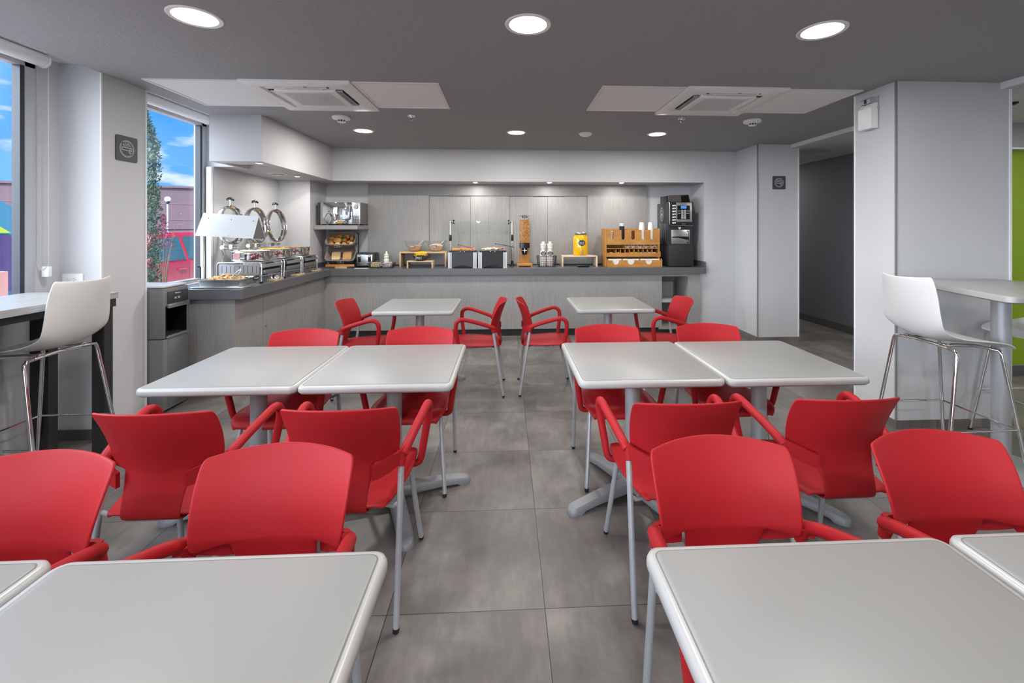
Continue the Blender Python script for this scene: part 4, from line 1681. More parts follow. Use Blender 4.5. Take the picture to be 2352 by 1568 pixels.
# --- glass bowls
def bowl(label, x, y, z, top, txt, contents, lid):
    t = thing('glass_bowl', label, 'bowl', (x, y, z))
    m1 = MB()
    P_ = [(0.001, 0.002), (0.055, 0.002), (0.075, 0.012), (0.100, 0.055), (0.125, 0.105), (0.148, 0.150), (0.151, 0.150), (0.128, 0.103), (0.103, 0.053), (0.078, 0.009), (0.056, -0.0), (0.001, -0.0)]
    m1.lathe(P_, seg=40)
    m1.obj('glass', GLASS, t, ang=60)
    m1 = MB()
    m1.lathe([(0.001, 0.004), (0.054, 0.004), (0.074, 0.014), (0.097, 0.055), (0.104, 0.078), (0.085, 0.086), (0.05, 0.083 + top), (0.001, 0.088 + top)], seg=32)
    m1.obj('contents', contents, t, ang=70)
    black_label(t, 'label', txt, 0.075, 0.035, (-0.012, -0.122, 0.072), (R(-28), 0, 0))
    m1 = MB()
    m1.tube([(0.02, 0.02, 0.06), (0.09, 0.04, 0.13), (0.115, 0.05, 0.155)], 0.004, 6)
    m1.obj('spoon', STEELD, t)
    return t


YOG = mat('peach_yogurt', (0.74, 0.42, 0.28), 0.45, var=0.12, vscale=15)
YOG2 = mat('cream_cottage', (0.74, 0.52, 0.38), 0.6, var=0.15, vscale=30)
bowl('left clear glass bowl of peach-coloured papaya on the riser', -1.285, 6.235, Z0 + 0.2125, 0.0, 'Papaya', YOG, 0)
bowl('right clear glass bowl of cream cottage cheese on the riser', -0.985, 6.235, Z0 + 0.2125, 0.022, 'Queso|Cottage', YOG2, 1)

# --- banana basket
t = thing('banana_basket', 'round brown wire basket of bananas on the small riser', 'basket', (-1.155, 6.01, Z0 + 0.0985))
mb = MB()
for k, (r_, z) in enumerate(((0.055, 0.004), (0.078, 0.022), (0.094, 0.042), (0.108, 0.064), (0.118, 0.084))):
    mb.tube([(r_ * math.cos(a / 28 * 2 * PI), r_ * math.sin(a / 28 * 2 * PI), z) for a in range(28)], 0.0028, 6, closed=True)
for k in range(18):
    a = k / 18 * 2 * PI
    mb.tube([(r_ * math.cos(a + j * 0.10), r_ * math.sin(a + j * 0.10), z) for j, (r_, z) in enumerate(((0.055, 0.004), (0.078, 0.022), (0.094, 0.042), (0.108, 0.064), (0.118, 0.084)))], 0.0028, 6)
mb.obj('wires', BRZ, t)
mb = MB()
mb.lathe([(0.001, 0.002), (0.056, 0.002), (0.056, 0.004), (0.001, 0.004)], seg=24)
mb.obj('bottom', BRZ, t)
black_label(t, 'label', 'Plátano', 0.075, 0.032, (-0.012, -0.108, 0.045), (R(-20), 0, 0), frame=STEEL)
BAN = mat('banana_peel', (0.78, 0.50, 0.02), 0.45, var=0.12, vscale=20)
bl = ['banana at the front of the wire basket', 'banana second from the front of the basket', 'banana in the middle of the wire basket', 'banana second from the back of the basket',
      'banana at the back of the wire basket', 'banana on top towards the front of the pile', 'banana on top towards the back of the pile']
for k in range(7):
    yy = -0.075 + 0.036 * k if k < 5 else -0.03 + 0.05 * (k - 5)
    zz = 0.078 if k < 5 else 0.104
    hw = (0.088 if abs(yy) < 0.05 else 0.07) if k < 5 else 0.08
    mb = MB()
    pts = []
    rad = []
    for i in range(11):
        u = -1 + i / 5
        pts.append((u * hw, 0.004 * u * u, 0.012 * (1 - u * u)))
        rad.append(0.0165 * max(0.22, (1 - abs(u) ** 4)) if abs(u) < 1 else 0.004)
    mb.tube(pts, rad, 6)
    simple('banana', mb, BAN, 'ripe yellow ' + bl[k], 'banana', (-1.155, 6.01 + yy, Z0 + 0.0985 + zz - 0.008), R(random.uniform(-5, 5)), 'bananas in the wire basket', ang=60)


# --- two cold-plate boxes
def server(label, x0, x1, kind):
    cx = (x0 + x1) / 2
    w_ = x1 - x0
    t = thing('chilled_serving_box', label, 'serving box', (cx, 5.90, Z0))
    m1 = MB()
    m1.box(-w_ / 2 + 0.05, w_ / 2 - 0.05, 0.012, 0.30, 0.004, 0.212)
    m1.box(-w_ / 2 + 0.02, w_ / 2 - 0.02, 0.05, 0.27, 0.004, 0.212)
    m1.box(-w_ / 2 + 0.012, w_ / 2 - 0.012, 0.01, 0.31, 0.206, 0.220, 0.003)
    m1.obj('body', mat('charcoal_panel', (0.035, 0.036, 0.042), 0.5) if kind == 0 else BLKM, t)
    for sx in (-1, 1):
        for yy in (0.0, 0.27):
            m1 = MB()
            for q in range(3):
                a = w_ / 2 - 0.018 * (q + 1) + 0.002
                m1.cyl((sx * (a + 0.006), yy + 0.012 + 0.002 * q, 0.0), (sx * (a + 0.006), yy + 0.012 + 0.002 * q, 0.212), 0.0088, seg=12)
            m1.obj('corner_post', mat('satin_aluminium', (0.72, 0.73, 0.74), 0.3, metal=0.6), t)
    m1 = MB()
    n = 14
    for i in range(n):
        u0, u1 = -1 + 2 * i / n, -1 + 2 * (i + 1) / n
        z0_, z1_ = 0.012 + 0.028 * (1 - u0 * u0), 0.012 + 0.028 * (1 - u1 * u1)
        a, b = u0 * w_ * 0.33, u1 * w_ * 0.33
        m1.loft([[(a, y, 0.006), (b, y, 0.006), (b, y, z1_), (a, y, z0_)] for y in (0.006, 0.012)])
    m1.obj('arched_base', BLKS, t)
    m1 = MB()
    m1.loft([[(x, y + 0.16, z) for x, y in rr(w_ - 0.035, 0.29, 0.015, 3, ins)] for ins, z in ((0.01, 0.2205), (0.0, 0.236), (0.004, 0.2365), (0.014, 0.2235))])
    for q in (-0.03, 0.03):
        m1.box(q - 0.006, q + 0.006, 0.008, 0.016, 0.218, 0.232)
    m1.obj('tray', STEELD, t)
    return t, cx


server('left grey chilled box with silver corners topped by sliced papaya', -0.782, -0.392, 0)
server('right black chilled box with silver corners topped by cold cuts', -0.378, 0.014, 1)
FR = [mat('papaya_orange', (0.80, 0.26, 0.03), 0.35, var=0.15, vscale=40), mat('melon_pale', (0.80, 0.66, 0.45), 0.45), mat('ham_pink', (0.70, 0.33, 0.25), 0.5, var=0.2, vscale=40)]
mb = MB()
for k in range(60):
    x, y = random.uniform(-0.145, 0.145), random.uniform(0.05, 0.27)
    mb.M = Matrix.Translation((x, y, 0.246 + random.uniform(0, 0.006))) @ Matrix.Rotation(random.uniform(0, 3), 4, 'Z') @ Matrix.Rotation(random.uniform(-.3, .3), 4, 'X')
    mb.box(-0.022, 0.022, -0.012, 0.012, -0.008, 0.008, 0.004, 1)
tag(simple('papaya_slices', mb, FR[0], 'orange papaya pieces heaped on the left tray', 'fruit', (-0.587, 5.90, Z0)), kind='stuff')
mb = MB()
for k in range(50):
    x, y = random.uniform(-0.145, 0.06), random.uniform(0.05, 0.27)
    mb.M = Matrix.Translation((x, y, 0.246 + random.uniform(0, 0.016))) @ Matrix.Rotation(random.uniform(0, 3), 4, 'Z') @ Matrix.Rotation(random.uniform(-.5, .5), 4, 'X')
    mb.box(-0.020, 0.020, -0.016, 0.016, -0.005, 0.005, 0.003, 1)
tag(simple('cheese_pieces', mb, FR[1], 'pale cheese pieces on the left of the right tray', 'cheese', (-0.182, 5.90, Z0)), kind='stuff')
mb = MB()
for k in range(34):
    x, y = random.uniform(0.0, 0.14), random.uniform(0.05, 0.27)
    mb.M = Matrix.Translation((x, y, 0.250 + random.uniform(0, 0.02))) @ Matrix.Rotation(random.uniform(0, 3), 4, 'Z') @ Matrix.Rotation(random.uniform(-.7, .7), 4, 'X')
    mb.box(-0.024, 0.024, -0.014, 0.014, -0.004, 0.004, 0.003, 1)
tag(simple('sliced_ham', mb, FR[2], 'pink sliced ham on the right of the right tray', 'ham', (-0.182, 5.90, Z0)), kind='stuff')


def tongs(label, loc, rz, m_, ln=0.2, tilt=0.1):
    m1 = MB()
    for s_ in (-1, 1):
        m1.tube([(0, 0, 0.012), (ln * 0.3, s_ * 0.012, 0.012), (ln * 0.8, s_ * 0.022, 0.006), (ln, s_ * 0.012, 0.0)], [0.006, 0.006, 0.007, 0.010], 8, flat=0.5)
    m1.cyl((-0.004, 0, 0.012), (0.006, 0, 0.012), 0.009, seg=10)
    o = simple('tongs', m1, m_, label, 'tongs', loc, rz)
    o.rotation_euler = (0, tilt, rz)
    return o


REDB = mat('red_brown_plastic', (0.27, 0.035, 0.015), 0.3)
tongs('red-brown plastic serving tongs on the papaya tray', (-0.66, 6.06, Z0 + 0.30), R(-12), REDB, 0.22, R(12))
tongs('dark serving tongs lying across the cold cuts tray', (-0.15, 6.08, Z0 + 0.31), R(-8), BLK, 0.26, R(8))

# --- sneeze guard
t = thing('sneeze_guard', 'clear sneeze guard on two chrome posts behind the chilled boxes', 'sneeze guard', (-0.352, 6.25, Z0))
for x in (-0.437, 0.437):
    mb = MB()
    mb.cyl((x, 0, 0.02), (x, 0, 0.635), 0.0115, seg=16)
    po = mb.obj('post', CHR, t)
    mb = MB()
    mb.lathe([(0.016, -0.045), (0.021, -0.03), (0.021, 0.03), (0.016, 0.045)], (x, 0, 0.40), seg=16)
    mb.obj('grip', BLK, po)
    mb = MB()
    mb.lathe([(0.001, 0), (0.036, 0), (0.034, 0.012), (0.022, 0.02), (0.018, 0.07), (0.012, 0.075)], (x, 0, 0.0), seg=20)
    mb.obj('foot', BLK, po)
    mb = MB()
    sx = 1 if x < 0 else -1
    mb.cyl((x, -0.005, 0.628), (x + sx * 0.045, -0.03, 0.600), 0.005, seg=8)
    for zz in (0.6, 0.645):
        mb.lathe([(0.001, -0.008), (0.012, -0.008), (0.014, 0.008), (0.001, 0.008)], (x + sx * 0.05, -0.03, zz), seg=12)
    mb.cyl((x + sx * 0.05, -0.03, 0.6), (x + sx * 0.05, -0.03, 0.645), 0.004, seg=8)
    mb.obj('clamp', BLK, po)
mb = MB()
mb.loft([[(-0.46, -0.02, 0.632), (0.46, -0.02, 0.632), (0.46, -0.014, 0.632), (-0.46, -0.014, 0.632)], [(-0.46, -0.16, 0.455), (0.46, -0.16, 0.455), (0.46, -0.154, 0.452), (-0.46, -0.154, 0.452)]])
mb.obj('glass', GLASS, t, smooth=False)

# --- cereal dispenser
t = thing('cereal_dispenser', 'tall wooden cereal dispenser with clear tube and black knob', 'cereal dispenser', (0.258, 6.18, Z0))
mb = MB()
mb.box(-0.108, 0.108, -0.10, 0.11, 0.012, 0.045, 0.003)
for x in (-0.095, 0.095):
    for y in (-0.085, 0.09):
        mb.box(x - 0.01, x + 0.01, y - 0.01, y + 0.01, 0, 0.013)
mb.box(-0.07, 0.07, 0.03, 0.05, 0.045, 0.33, 0.002)
mb.obj('wooden_stand', BAMO, t)
mb = MB()
mb.loft([[(x, y, z) for x, y in rr(0.142, 0.11, 0.012, 3, ins)] for ins, z in ((0.0, 0.262), (0.0, 0.318), (-0.004, 0.320), (-0.004, 0.326), (0.004, 0.326))])
mb.tube([(0, -0.02, 0.26), (0, -0.02, 0.20), (0, -0.02, 0.165)], [0.042, 0.042, 0.028], 20)
mb.obj('hopper_base', BLKS, t)
mb = MB()
mb.cyl((0, -0.05, 0.225), (0, -0.085, 0.225), 0.012, seg=14)
for a in range(4):
    an = a * PI / 2
    mb.cyl((0, -0.082, 0.225), (0.032 * math.cos(an), -0.082, 0.225 + 0.032 * math.sin(an)), 0.004, seg=8)
mb.obj('turning_knob', mat('knob_grey', (0.6, 0.6, 0.6), 0.4), t)
mb = MB()
mb.loft([[(x, y, z) for x, y in rr(w_, 0.10, 0.012, 3)] for w_, z in ((0.136, 0.327), (0.128, 0.705))], cap0=False, cap1=False)
mb.obj('clear_tube', GLASS, t)
mb = MB()
mb.box(-0.072, 0.072, -0.055, 0.055, 0.705, 0.716, 0.003)
mb.box(-0.03, 0.03, -0.01, 0.01, 0.716, 0.726, 0.002)
mb.obj('lid', mat('lid_brown', (0.22, 0.18, 0.16), 0.4), t)
mb = MB()
mb.M = Matrix.Identity(4)
mb.loft([[(x, y, z) for x, y in rr(w_, 0.088, 0.01, 3)] for w_, z in ((0.122, 0.33), (0.115, 0.66))])
for k in range(420):
    s_ = random.choice((0, 0, 0, 1, 2))
    z = random.uniform(0.335, 0.665)
    hw = 0.060
    if s_ == 0:
        p = (random.uniform(-hw, hw) * 0.95, -0.045, z)
    elif s_ == 1:
        p = (-hw, random.uniform(-0.043, 0.043), z)
    else:
        p = (hw - 0.001, random.uniform(-0.043, 0.043), z)
    mb.M = Matrix.Translation(p) @ Matrix.Rotation(random.uniform(0, 3), 4, Vector((random.random(), random.random(), random.random())).normalized())
    mb.mi = random.choice((0, 1, 1))
    mb.box(-0.008, 0.008, -0.006, 0.006, -0.0015, 0.0015)
o = mb.obj('cereal_flakes', [mat('flake_dark', (0.40, 0.17, 0.03), 0.6), mat('flake_light', (0.72, 0.36, 0.09), 0.6)], t, smooth=False)
o['kind'] = 'stuff'
black_label(t, 'label', 'Cereal', 0.075, 0.034, (-0.002, -0.060, 0.694))

# --- milk carafes in a wire basket
t = wire_basket('wire_basket', 'tall silver-brown wire basket holding two milk carafes', 0.235, 0.15, 0.27, 0.18, 0.147, 9, 5, 6, (0.562, 6.10, Z0), 0.0026, BRZ)
for x, txt, lb, mm in ((0.516, 'Leche|Light', 'white milk carafe with black oval tag, left in the basket', mat('milk', (0.84, 0.80, 0.72), 0.3)),
                       (0.612, 'Leche|Entera', 'white milk carafe with brown oval tag, right in the basket', None)):
    tt = thing('milk_carafe', lb, 'carafe', (x, 6.11, Z0 + 0.008), group='milk carafes in the wire basket')
    m1 = MB()
    m1.lathe([(0.001, 0), (0.040, 0), (0.0445, 0.008), (0.0455, 0.15), (0.043, 0.18), (0.034, 0.225), (0.034, 0.240), (0.037, 0.285), (0.042, 0.300), (0.042, 0.303), (0.001, 0.303)], seg=28)
    m1.obj('jug', MATS['milk'], tt)
    m1 = MB()
    m1.lathe([(0.043, 0.303), (0.043, 0.31), (0.02, 0.314), (0.018, 0.32), (0.024, 0.333), (0.012, 0.341), (0.001, 0.342)], seg=20)
    m1.obj('lid', mat('ivory_lid', (0.80, 0.76, 0.66), 0.35), tt)
    m1 = MB()
    m1.tube([(0.035 * math.cos(a / 16 * 2 * PI), 0.035 * math.sin(a / 16 * 2 * PI), 0.24) for a in range(16)], 0.0018, 6, closed=True)
    m1.tube([(-0.034, -0.01, 0.24), (-0.02, -0.045, 0.215), (0, -0.05, 0.200)], 0.0015, 6)
    m1.tube([(0.034, -0.01, 0.24), (0.02, -0.045, 0.215), (0, -0.05, 0.200)], 0.0015, 6)
    m1.obj('cord', BLK, tt)
    black_label(tt, 'oval_tag', txt, 0.082, 0.056, (0.0, -0.052, 0.178), (R(-6), 0, 0), size=0.021, oval=True)

# --- juice jar
t = thing('juice_dispenser', 'glass jar of yellow orange juice with metal tap on the pale riser', 'drink dispenser', (1.055, 6.19, Z0 + 0.1525))
mb = MB()
mb.lathe([(0.001, 0.0), (0.088, 0.0), (0.101, 0.012), (0.104, 0.04), (0.104, 0.235), (0.098, 0.262), (0.080, 0.286), (0.078, 0.30)], seg=40)
mb.obj('jar', mat('orange_juice_glass', (0.80, 0.45, 0.005), 0.08, coat=0.6), t)
mb = MB()
mb.lathe([(0.081, 0.292), (0.083, 0.296), (0.083, 0.318), (0.079, 0.323), (0.001, 0.323)], seg=36)
mb.obj('lid', STEEL, t)
mb = MB()
mb.tube([(0.081 * math.cos(a / 24 * 2 * PI), 0.081 * math.sin(a / 24 * 2 * PI), 0.288) for a in range(24)], 0.002, 6, closed=True)
mb.tube([(-0.068, -0.045, 0.287), (-0.05, -0.098, 0.26), (-0.02, -0.107, 0.21)], 0.0016, 6)
mb.tube([(0.068, -0.045, 0.287), (0.05, -0.098, 0.26), (0.02, -0.107, 0.21)], 0.0016, 6)
mb.obj('cord', BLK, t)
black_label(t, 'oval_tag', 'Jugo de|naranja', 0.10, 0.078, (0.002, -0.107, 0.178), size=0.024, oval=True)
mb = MB()
mb.cyl((0, -0.100, 0.045), (0, -0.138, 0.045), 0.009, seg=14)
mb.cyl((0, -0.132, 0.012), (0, -0.132, 0.052), 0.008, seg=14)
mb.cyl((0, -0.132, 0.052), (0.004, -0.136, 0.075), 0.005, seg=10)
mb.box(-0.014, 0.014, -0.145, -0.125, 0.072, 0.080, 0.003)
mb.obj('tap', CHR, t)
mb = MB()
mb.loft([[(x, y, z) for x, y in rr(0.17, 0.10, 0.01, 3, ins)] for ins, z in ((0.012, 0.0), (0.0, 0.022), (-0.006, 0.024), (0.004, 0.022), (0.014, 0.006))])
simple('drip_tray', mb, BLK, 'small black drip tray under the juice tap', 'tray', (1.065, 6.02, Z0))
#PART4

# --- wooden cup and napkin organizer
t = thing('condiment_organizer', 'honey-wood cup, sachet and napkin organizer beside the coffee machine', 'organizer', (0, 0, Z0))
zb = 0.0
mb = MB()
for a, b in ((1.372, 1.388), (2.118, 2.134)):
    mb.box(a, b, 6.00, 6.27, 0.001, 0.530, 0.001)
mb.box(1.388, 2.118, 6.255, 6.27, 0.001, 0.530)
mb.obj('case', BAMO, t)
mb = MB()
slots = [1.466, 1.621, 1.762, 1.904, 2.031]
out_ = [(1.388, 0.318), (1.388, 0.512)]
for sx in slots:
    hw = 0.0235
    out_ += [(sx - hw - 0.006, 0.512), (sx - hw, 0.504), (sx - hw, 0.400)]
    out_ += [(sx + hw * math.cos(PI + k / 8 * PI), 0.400 + hw * math.sin(PI + k / 8 * PI)) for k in range(1, 8)]
    out_ += [(sx + hw, 0.400), (sx + hw, 0.504), (sx + hw + 0.006, 0.512)]
out_ += [(2.118, 0.512), (2.118, 0.318)]
mb.loft([[(x, yy, z) for x, z in out_] for yy in (6.008, 6.020)])
mb.box(1.388, 2.118, 6.008, 6.255, 0.306, 0.318)
for sx in (1.545, 1.692, 1.834, 1.968):
    mb.box(sx - 0.004, sx + 0.004, 6.02, 6.255, 0.318, 0.520)
mb.obj('cup_section', BAMO, t, smooth=False)
mb = MB()
mb.box(1.388, 2.118, 6.01, 6.255, 0.250, 0.260)
for sx in (1.655, 1.745, 1.830, 1.915, 2.008):
    mb.box(sx - 0.004, sx + 0.004, 6.012, 6.255, 0.260, 0.306)
mb.obj('sachet_shelf', BAMO, t, smooth=False)
mb = MB()
mb.box(1.380, 2.142, 5.985, 6.255, 0.142, 0.152)
mb.box(1.380, 2.142, 5.985, 5.995, 0.152, 0.195)
mb.box(1.380, 1.390, 5.99, 6.02, 0.152, 0.215)
mb.box(2.132, 2.142, 5.99, 6.02, 0.152, 0.215)
for k in range(9):
    sx = 1.520 + k * 0.0635
    mb.box(sx - 0.004, sx + 0.004, 5.995, 6.255, 0.152, 0.240)
mb.obj('lower_shelf', BAMO, t, smooth=False)
mb = MB()
nap = [(1.505, 0.046), (1.715, 0.048), (1.965, 0.046)]
out_ = [(1.388, 0.002), (1.388, 0.096)]
for sx, hw in nap:
    out_ += [(sx - hw, 0.096), (sx - hw, 0.082)]
    out_ += [(sx + hw * math.cos(PI + k / 10 * PI), 0.082 + hw * math.sin(PI + k / 10 * PI)) for k in range(1, 10)]
    out_ += [(sx + hw, 0.082), (sx + hw, 0.096)]
out_ += [(2.152, 0.096), (2.152, 0.002)]
mb.loft([[(x, yy, z) for x, z in out_] for yy in (5.950, 5.962)])
mb.box(1.388, 1.400, 5.962, 6.255, 0.002, 0.105)
mb.box(2.140, 2.152, 5.962, 6.10, 0.002, 0.115)
mb.box(1.400, 2.140, 5.962, 6.255, 0.002, 0.012)
mb.obj('napkin_drawer', BAMO, t, smooth=False)
for k, (a, b, lb) in enumerate(((1.405, 1.590, 'left'), (1.605, 1.835, 'middle'), (1.850, 2.125, 'right'))):
    mb = MB()
    for q in range(5):
        mb.box(a + 0.001 * q, b - 0.001 * q, 5.966 + 0.001 * q, 6.20, 0.013 + q * 0.020, 0.0315 + q * 0.020)
    simple('napkin_stack', mb, PAPER, 'stack of white paper napkins in the %s bay of the organizer' % lb, 'napkins', (0, 0, Z0), group='napkin stacks', smooth=False)
CUPM = mat('paper_cup', (0.82, 0.80, 0.77), 0.6)
LIDK = mat('dark_lid', (0.05, 0.05, 0.07), 0.15)
BRN = mat('brown_cup', (0.23, 0.10, 0.045), 0.5)
IVO = mat('ivory_lid2', (0.72, 0.60, 0.45), 0.5)
for sx, lb, ms, top in ((slots[0], 'column of ivory cup lids in the first slot of the organizer', [IVO], 0.498), (slots[1], 'tall stack of dark and clear lids in the second slot', [LIDK, GLASS], 0.600),
                        (slots[2], 'stack of brown cups in the third slot of the organizer', [BRN], 0.505), (slots[3], 'stack of white paper cups in the fourth slot', [CUPM], 0.618),
                        (slots[4], 'stack of white paper cups in the last slot by the coffee machine', [CUPM], 0.618)):
    tt = thing('cup_stack', lb, 'cups', (sx, 6.075, Z0 + 0.3185), group='stacks of cups and lids')
    ms_ = MB()
    n_ = 14
    h_ = top - 0.3185
    r0 = 0.040
    prof = [(0.001, 0)]
    if ms[0] is CUPM:
        for k in range(n_):
            z = k * (h_ - 0.085) / n_
            prof += [(r0, z), (r0, z + 0.004), (r0 - 0.003, z + 0.005)]
        prof += [(r0, h_ - 0.085), (0.030, h_), (0.026, h_), (0.001, h_ - 0.002)]
    else:
        for k in range(n_ * 2):
            z = k * (h_) / (n_ * 2)
            prof += [(r0 - 0.004, z), (r0 - 0.002, z + 0.002), (r0 - 0.006, z + 0.004)]
        if ms[0] is LIDK:
            prof += [(0.036, h_ - 0.02), (0.028, h_)]
        prof += [(0.001, h_)]
    ms_.lathe(prof, seg=24)
    ms_.obj('stack', ms[0], tt, ang=50)
    if ms[0] is CUPM:
        m1 = MB()
        for (cx_, cz_, rr0) in ((-0.030, h_ - 0.042, 0.014),):
            a0 = math.atan2(-0.022, -0.030)
            ring = []
            for r_ in (0.014, 0.0095):
                ring.append([((0.0375 - (cz_ + r_ * math.sin(k / 20 * 2 * PI) - (h_ - 0.085)) * 0.09) * math.cos(a0 + r_ * math.cos(k / 20 * 2 * PI) / 0.036),
                              (0.0375 - (cz_ + r_ * math.sin(k / 20 * 2 * PI) - (h_ - 0.085)) * 0.09) * math.sin(a0 + r_ * math.cos(k / 20 * 2 * PI) / 0.036),
                              cz_ + r_ * math.sin(k / 20 * 2 * PI)) for k in range(20)])
            m1.loft(ring, cap0=False, cap1=False)
        m1.obj('printed_ring', BLK, tt, smooth=False)
    if ms[0] is LIDK:
        m1 = MB()
        m1.lathe([(0.0375, h_ - 0.035), (0.0375, h_ - 0.01), (0.03, h_ + 0.004), (0.001, h_ + 0.006)], seg=20)
        m1.obj('clear_top', mat('clear_plastic', (0.62, 0.62, 0.60), 0.15), tt)
# sachets
SC = [mat('sachet_white', (0.80, 0.80, 0.80), 0.5), mat('sachet_black', (0.02, 0.02, 0.02), 0.4), mat('sachet_yellow', (0.72, 0.45, 0.03), 0.5), mat('sachet_red', (0.45, 0.015, 0.01), 0.5),
      mat('sachet_blue', (0.30, 0.38, 0.55), 0.5), mat('sachet_pink', (0.72, 0.42, 0.36), 0.5)]
sp = None


def sachet(x, y, z, c, rot, lb, grp):
    m1 = MB()
    m1.box(-0.022, 0.022, -0.004, 0.004, -0.011, 0.011, 0.003, 1)
    if c == 0:
        m1.mi = 1
        for q in (-0.013, 0.004):
            m1.box(q, q + 0.008, -0.0046, -0.004, -0.008, 0.008)
    o = simple('sugar_sachet', m1, [SC[c], SC[1]], lb, 'sachet', (x, y, Z0 + z), 0, grp, smooth=False)
    o.rotation_euler = rot


ORD = ['first', 'second', 'third', 'fourth', 'fifth', 'sixth', 'seventh', 'eighth', 'ninth', 'tenth']
for b, (a0, a1) in enumerate(((1.66, 1.74), (1.75, 1.825), (1.835, 1.91), (1.92, 2.003), (2.013, 2.113))):
    for k in range(4):
        sachet(a0 + 0.024 + (a1 - a0 - 0.048) * (k % 2) + random.uniform(-.003, .003), 6.035 + 0.012 * k, 0.274 + 0.0045 * k, 0, (R(-15), R(random.uniform(-25, 25)), R(random.uniform(-12, 12))),
               'white sachet with black print in the %s filled bay of the upper shelf' % ORD[b], 'black and white sachets in the %s upper bay' % ORD[b])
lowc = [2, 2, 1, 3, 2, 2, 4, 4, 5, 5]
lown = {2: 'yellow sachet in the lower compartments', 1: 'dark sachet in the lower compartments', 3: 'red sachet in the lower compartments', 4: 'pale blue sachet in the lower compartments', 5: 'pink sachet in the lower compartments'}
for b in range(10):
    xc = 1.520 + b * 0.0635 - 0.032 if b else 1.452
    if xc > 2.10:
        break
    for k in range(2):
        sachet(xc + random.uniform(-.003, .003), 6.012 + 0.012 * k, 0.188 + 0.004 * k, lowc[b], (R(-20), R(random.uniform(-12, 12)), 0), lown[lowc[b]].replace('the lower compartments', 'the %s bay of the lower shelf' % ORD[b]), 'sachets in the %s lower bay' % ORD[b])

# --- coffee machine
t = thing('coffee_machine', 'tall black bean-to-cup coffee machine at the right end of the buffet', 'coffee machine', (2.43, 5.97, Z0))


def cm(px):
    return (px - 1566) * 0.0062


def cz(py):
    return 1.46 - (py - 524.2) * 0.00604 - Z0


mb = MB()
mb.box(-0.183, 0.175, 0.0, 0.44, 0.008, 0.300, 0.008)
for x in (-0.15, 0.15):
    for y in (0.04, 0.38):
        mb.cyl((x, y, 0), (x, y, 0.012), 0.015, seg=10)
mb.obj('base_cabinet', BLKM, t)
mb = MB()
mb.box(-0.19, 0.172, 0.035, 0.44, 0.302, 0.896, 0.010)
mb.box(-0.183, 0.170, 0.03, 0.20, 0.296, 0.34)
bd = mb.obj('body', mat('machine_black', (0.028, 0.03, 0.036), 0.3), t)
mb = MB()
mb.box(-0.1925, -0.189, 0.07, 0.36, 0.35, 0.60, 0.001)
mb.obj('side_hatch', mat('hatch_grey', (0.06, 0.062, 0.066), 0.3), bd)
mb = MB()
for ro, ri in ((1.0, 0.93), (0.62, 0.56)):
    rg = []
    for q in (ro, ri):
        rg.append([(-0.1935, 0.23 + 0.062 * q * math.cos(k / 32 * 2 * PI), 0.735 + 0.095 * q * math.sin(k / 32 * 2 * PI)) for k in range(32)])
    mb.loft(rg, cap0=False, cap1=False)
mb.box(-0.1935, -0.193, 0.185, 0.275, 0.71, 0.714)
mb.obj('oval_badge', SC[0], bd, smooth=False)
lettering('badge_text', 'CAFÉ', 0.024, INK, bd, (-0.1945, 0.23, 0.732), (PI / 2, 0, -PI / 2))
mb = MB()
mb.box(cm(1538.5), 0.172, 0.0, 0.036, cz(517.8), cz(463.5), 0.010)
dr = mb.obj('door', mat('machine_black2', (0.02, 0.022, 0.028), 0.22), t)
mb = MB()
mb.tube([(cm(1537), 0.008, cz(465)), (cm(1539), -0.003, cz(466.5)), (cm(1539.2), -0.003, cz(514)), (cm(1542), -0.003, cz(517.5)), (0.165, -0.003, cz(518.0))], 0.004, 8)
mb.obj('chrome_strip', STEEL, dr)
mb = MB()
mb.box(cm(1554), cm(1590), -0.006, 0.0, cz(509.5), cz(464.8), 0.003)
pn = mb.obj('panel_frame', mat('panel_silver', (0.42, 0.41, 0.39), 0.3, metal=0.7), dr)
mb = MB()
mb.box(cm(1556), cm(1584.5), -0.008, -0.006, cz(503.5), cz(471.8))
mb.obj('keypad_field', BLKS, dr, smooth=False)
mb = MB()
mb.box(cm(1564), cm(1576.7), -0.0095, -0.008, cz(479), cz(472.6))
mb.obj('display', mat('blue_display', (0.05, 0.18, 0.5), 0.3, emis=(0.08, 0.30, 0.75), estr=0.45), dr, smooth=False)
for c_ in (1567.6, 1573.5):
    for r_ in (484.2, 489.4, 494.9, 500.0):
        mb = MB()
        mb.box(cm(c_) - 0.013, cm(c_) + 0.013, -0.010, -0.008, cz(r_) - 0.0125, cz(r_) + 0.0125, 0.0008)
        mb.mi = 1
        mb.box(cm(c_) - 0.007, cm(c_) + 0.007, -0.0108, -0.010, cz(r_) - 0.007, cz(r_) + 0.007)
        mb.obj('button', [SC[0], BLK], dr, smooth=False)
mb = MB()
for r_ in (484.4, 489.4):
    mb.box(cm(1558), cm(1563.5), -0.0086, -0.008, cz(r_) - 0.002, cz(r_) + 0.002)
    mb.box(cm(1577.5), cm(1583.5), -0.0086, -0.008, cz(r_) - 0.002, cz(r_) + 0.002)
mb.obj('printed_lines', SC[0], dr, smooth=False)
lettering('maker_name', 'KORINTO', 0.014, INK, dr, (cm(1571), -0.0068, cz(506.7)))
lettering('maker_mark', 'Qnecta', 0.018, GPL, dr, (cm(1571), -0.001, cz(513.8)))
mb = MB()
mb.box(cm(1544.2), cm(1553.8), -0.0015, 0.0, cz(515.8), cz(468.5))
mb.mi = 1
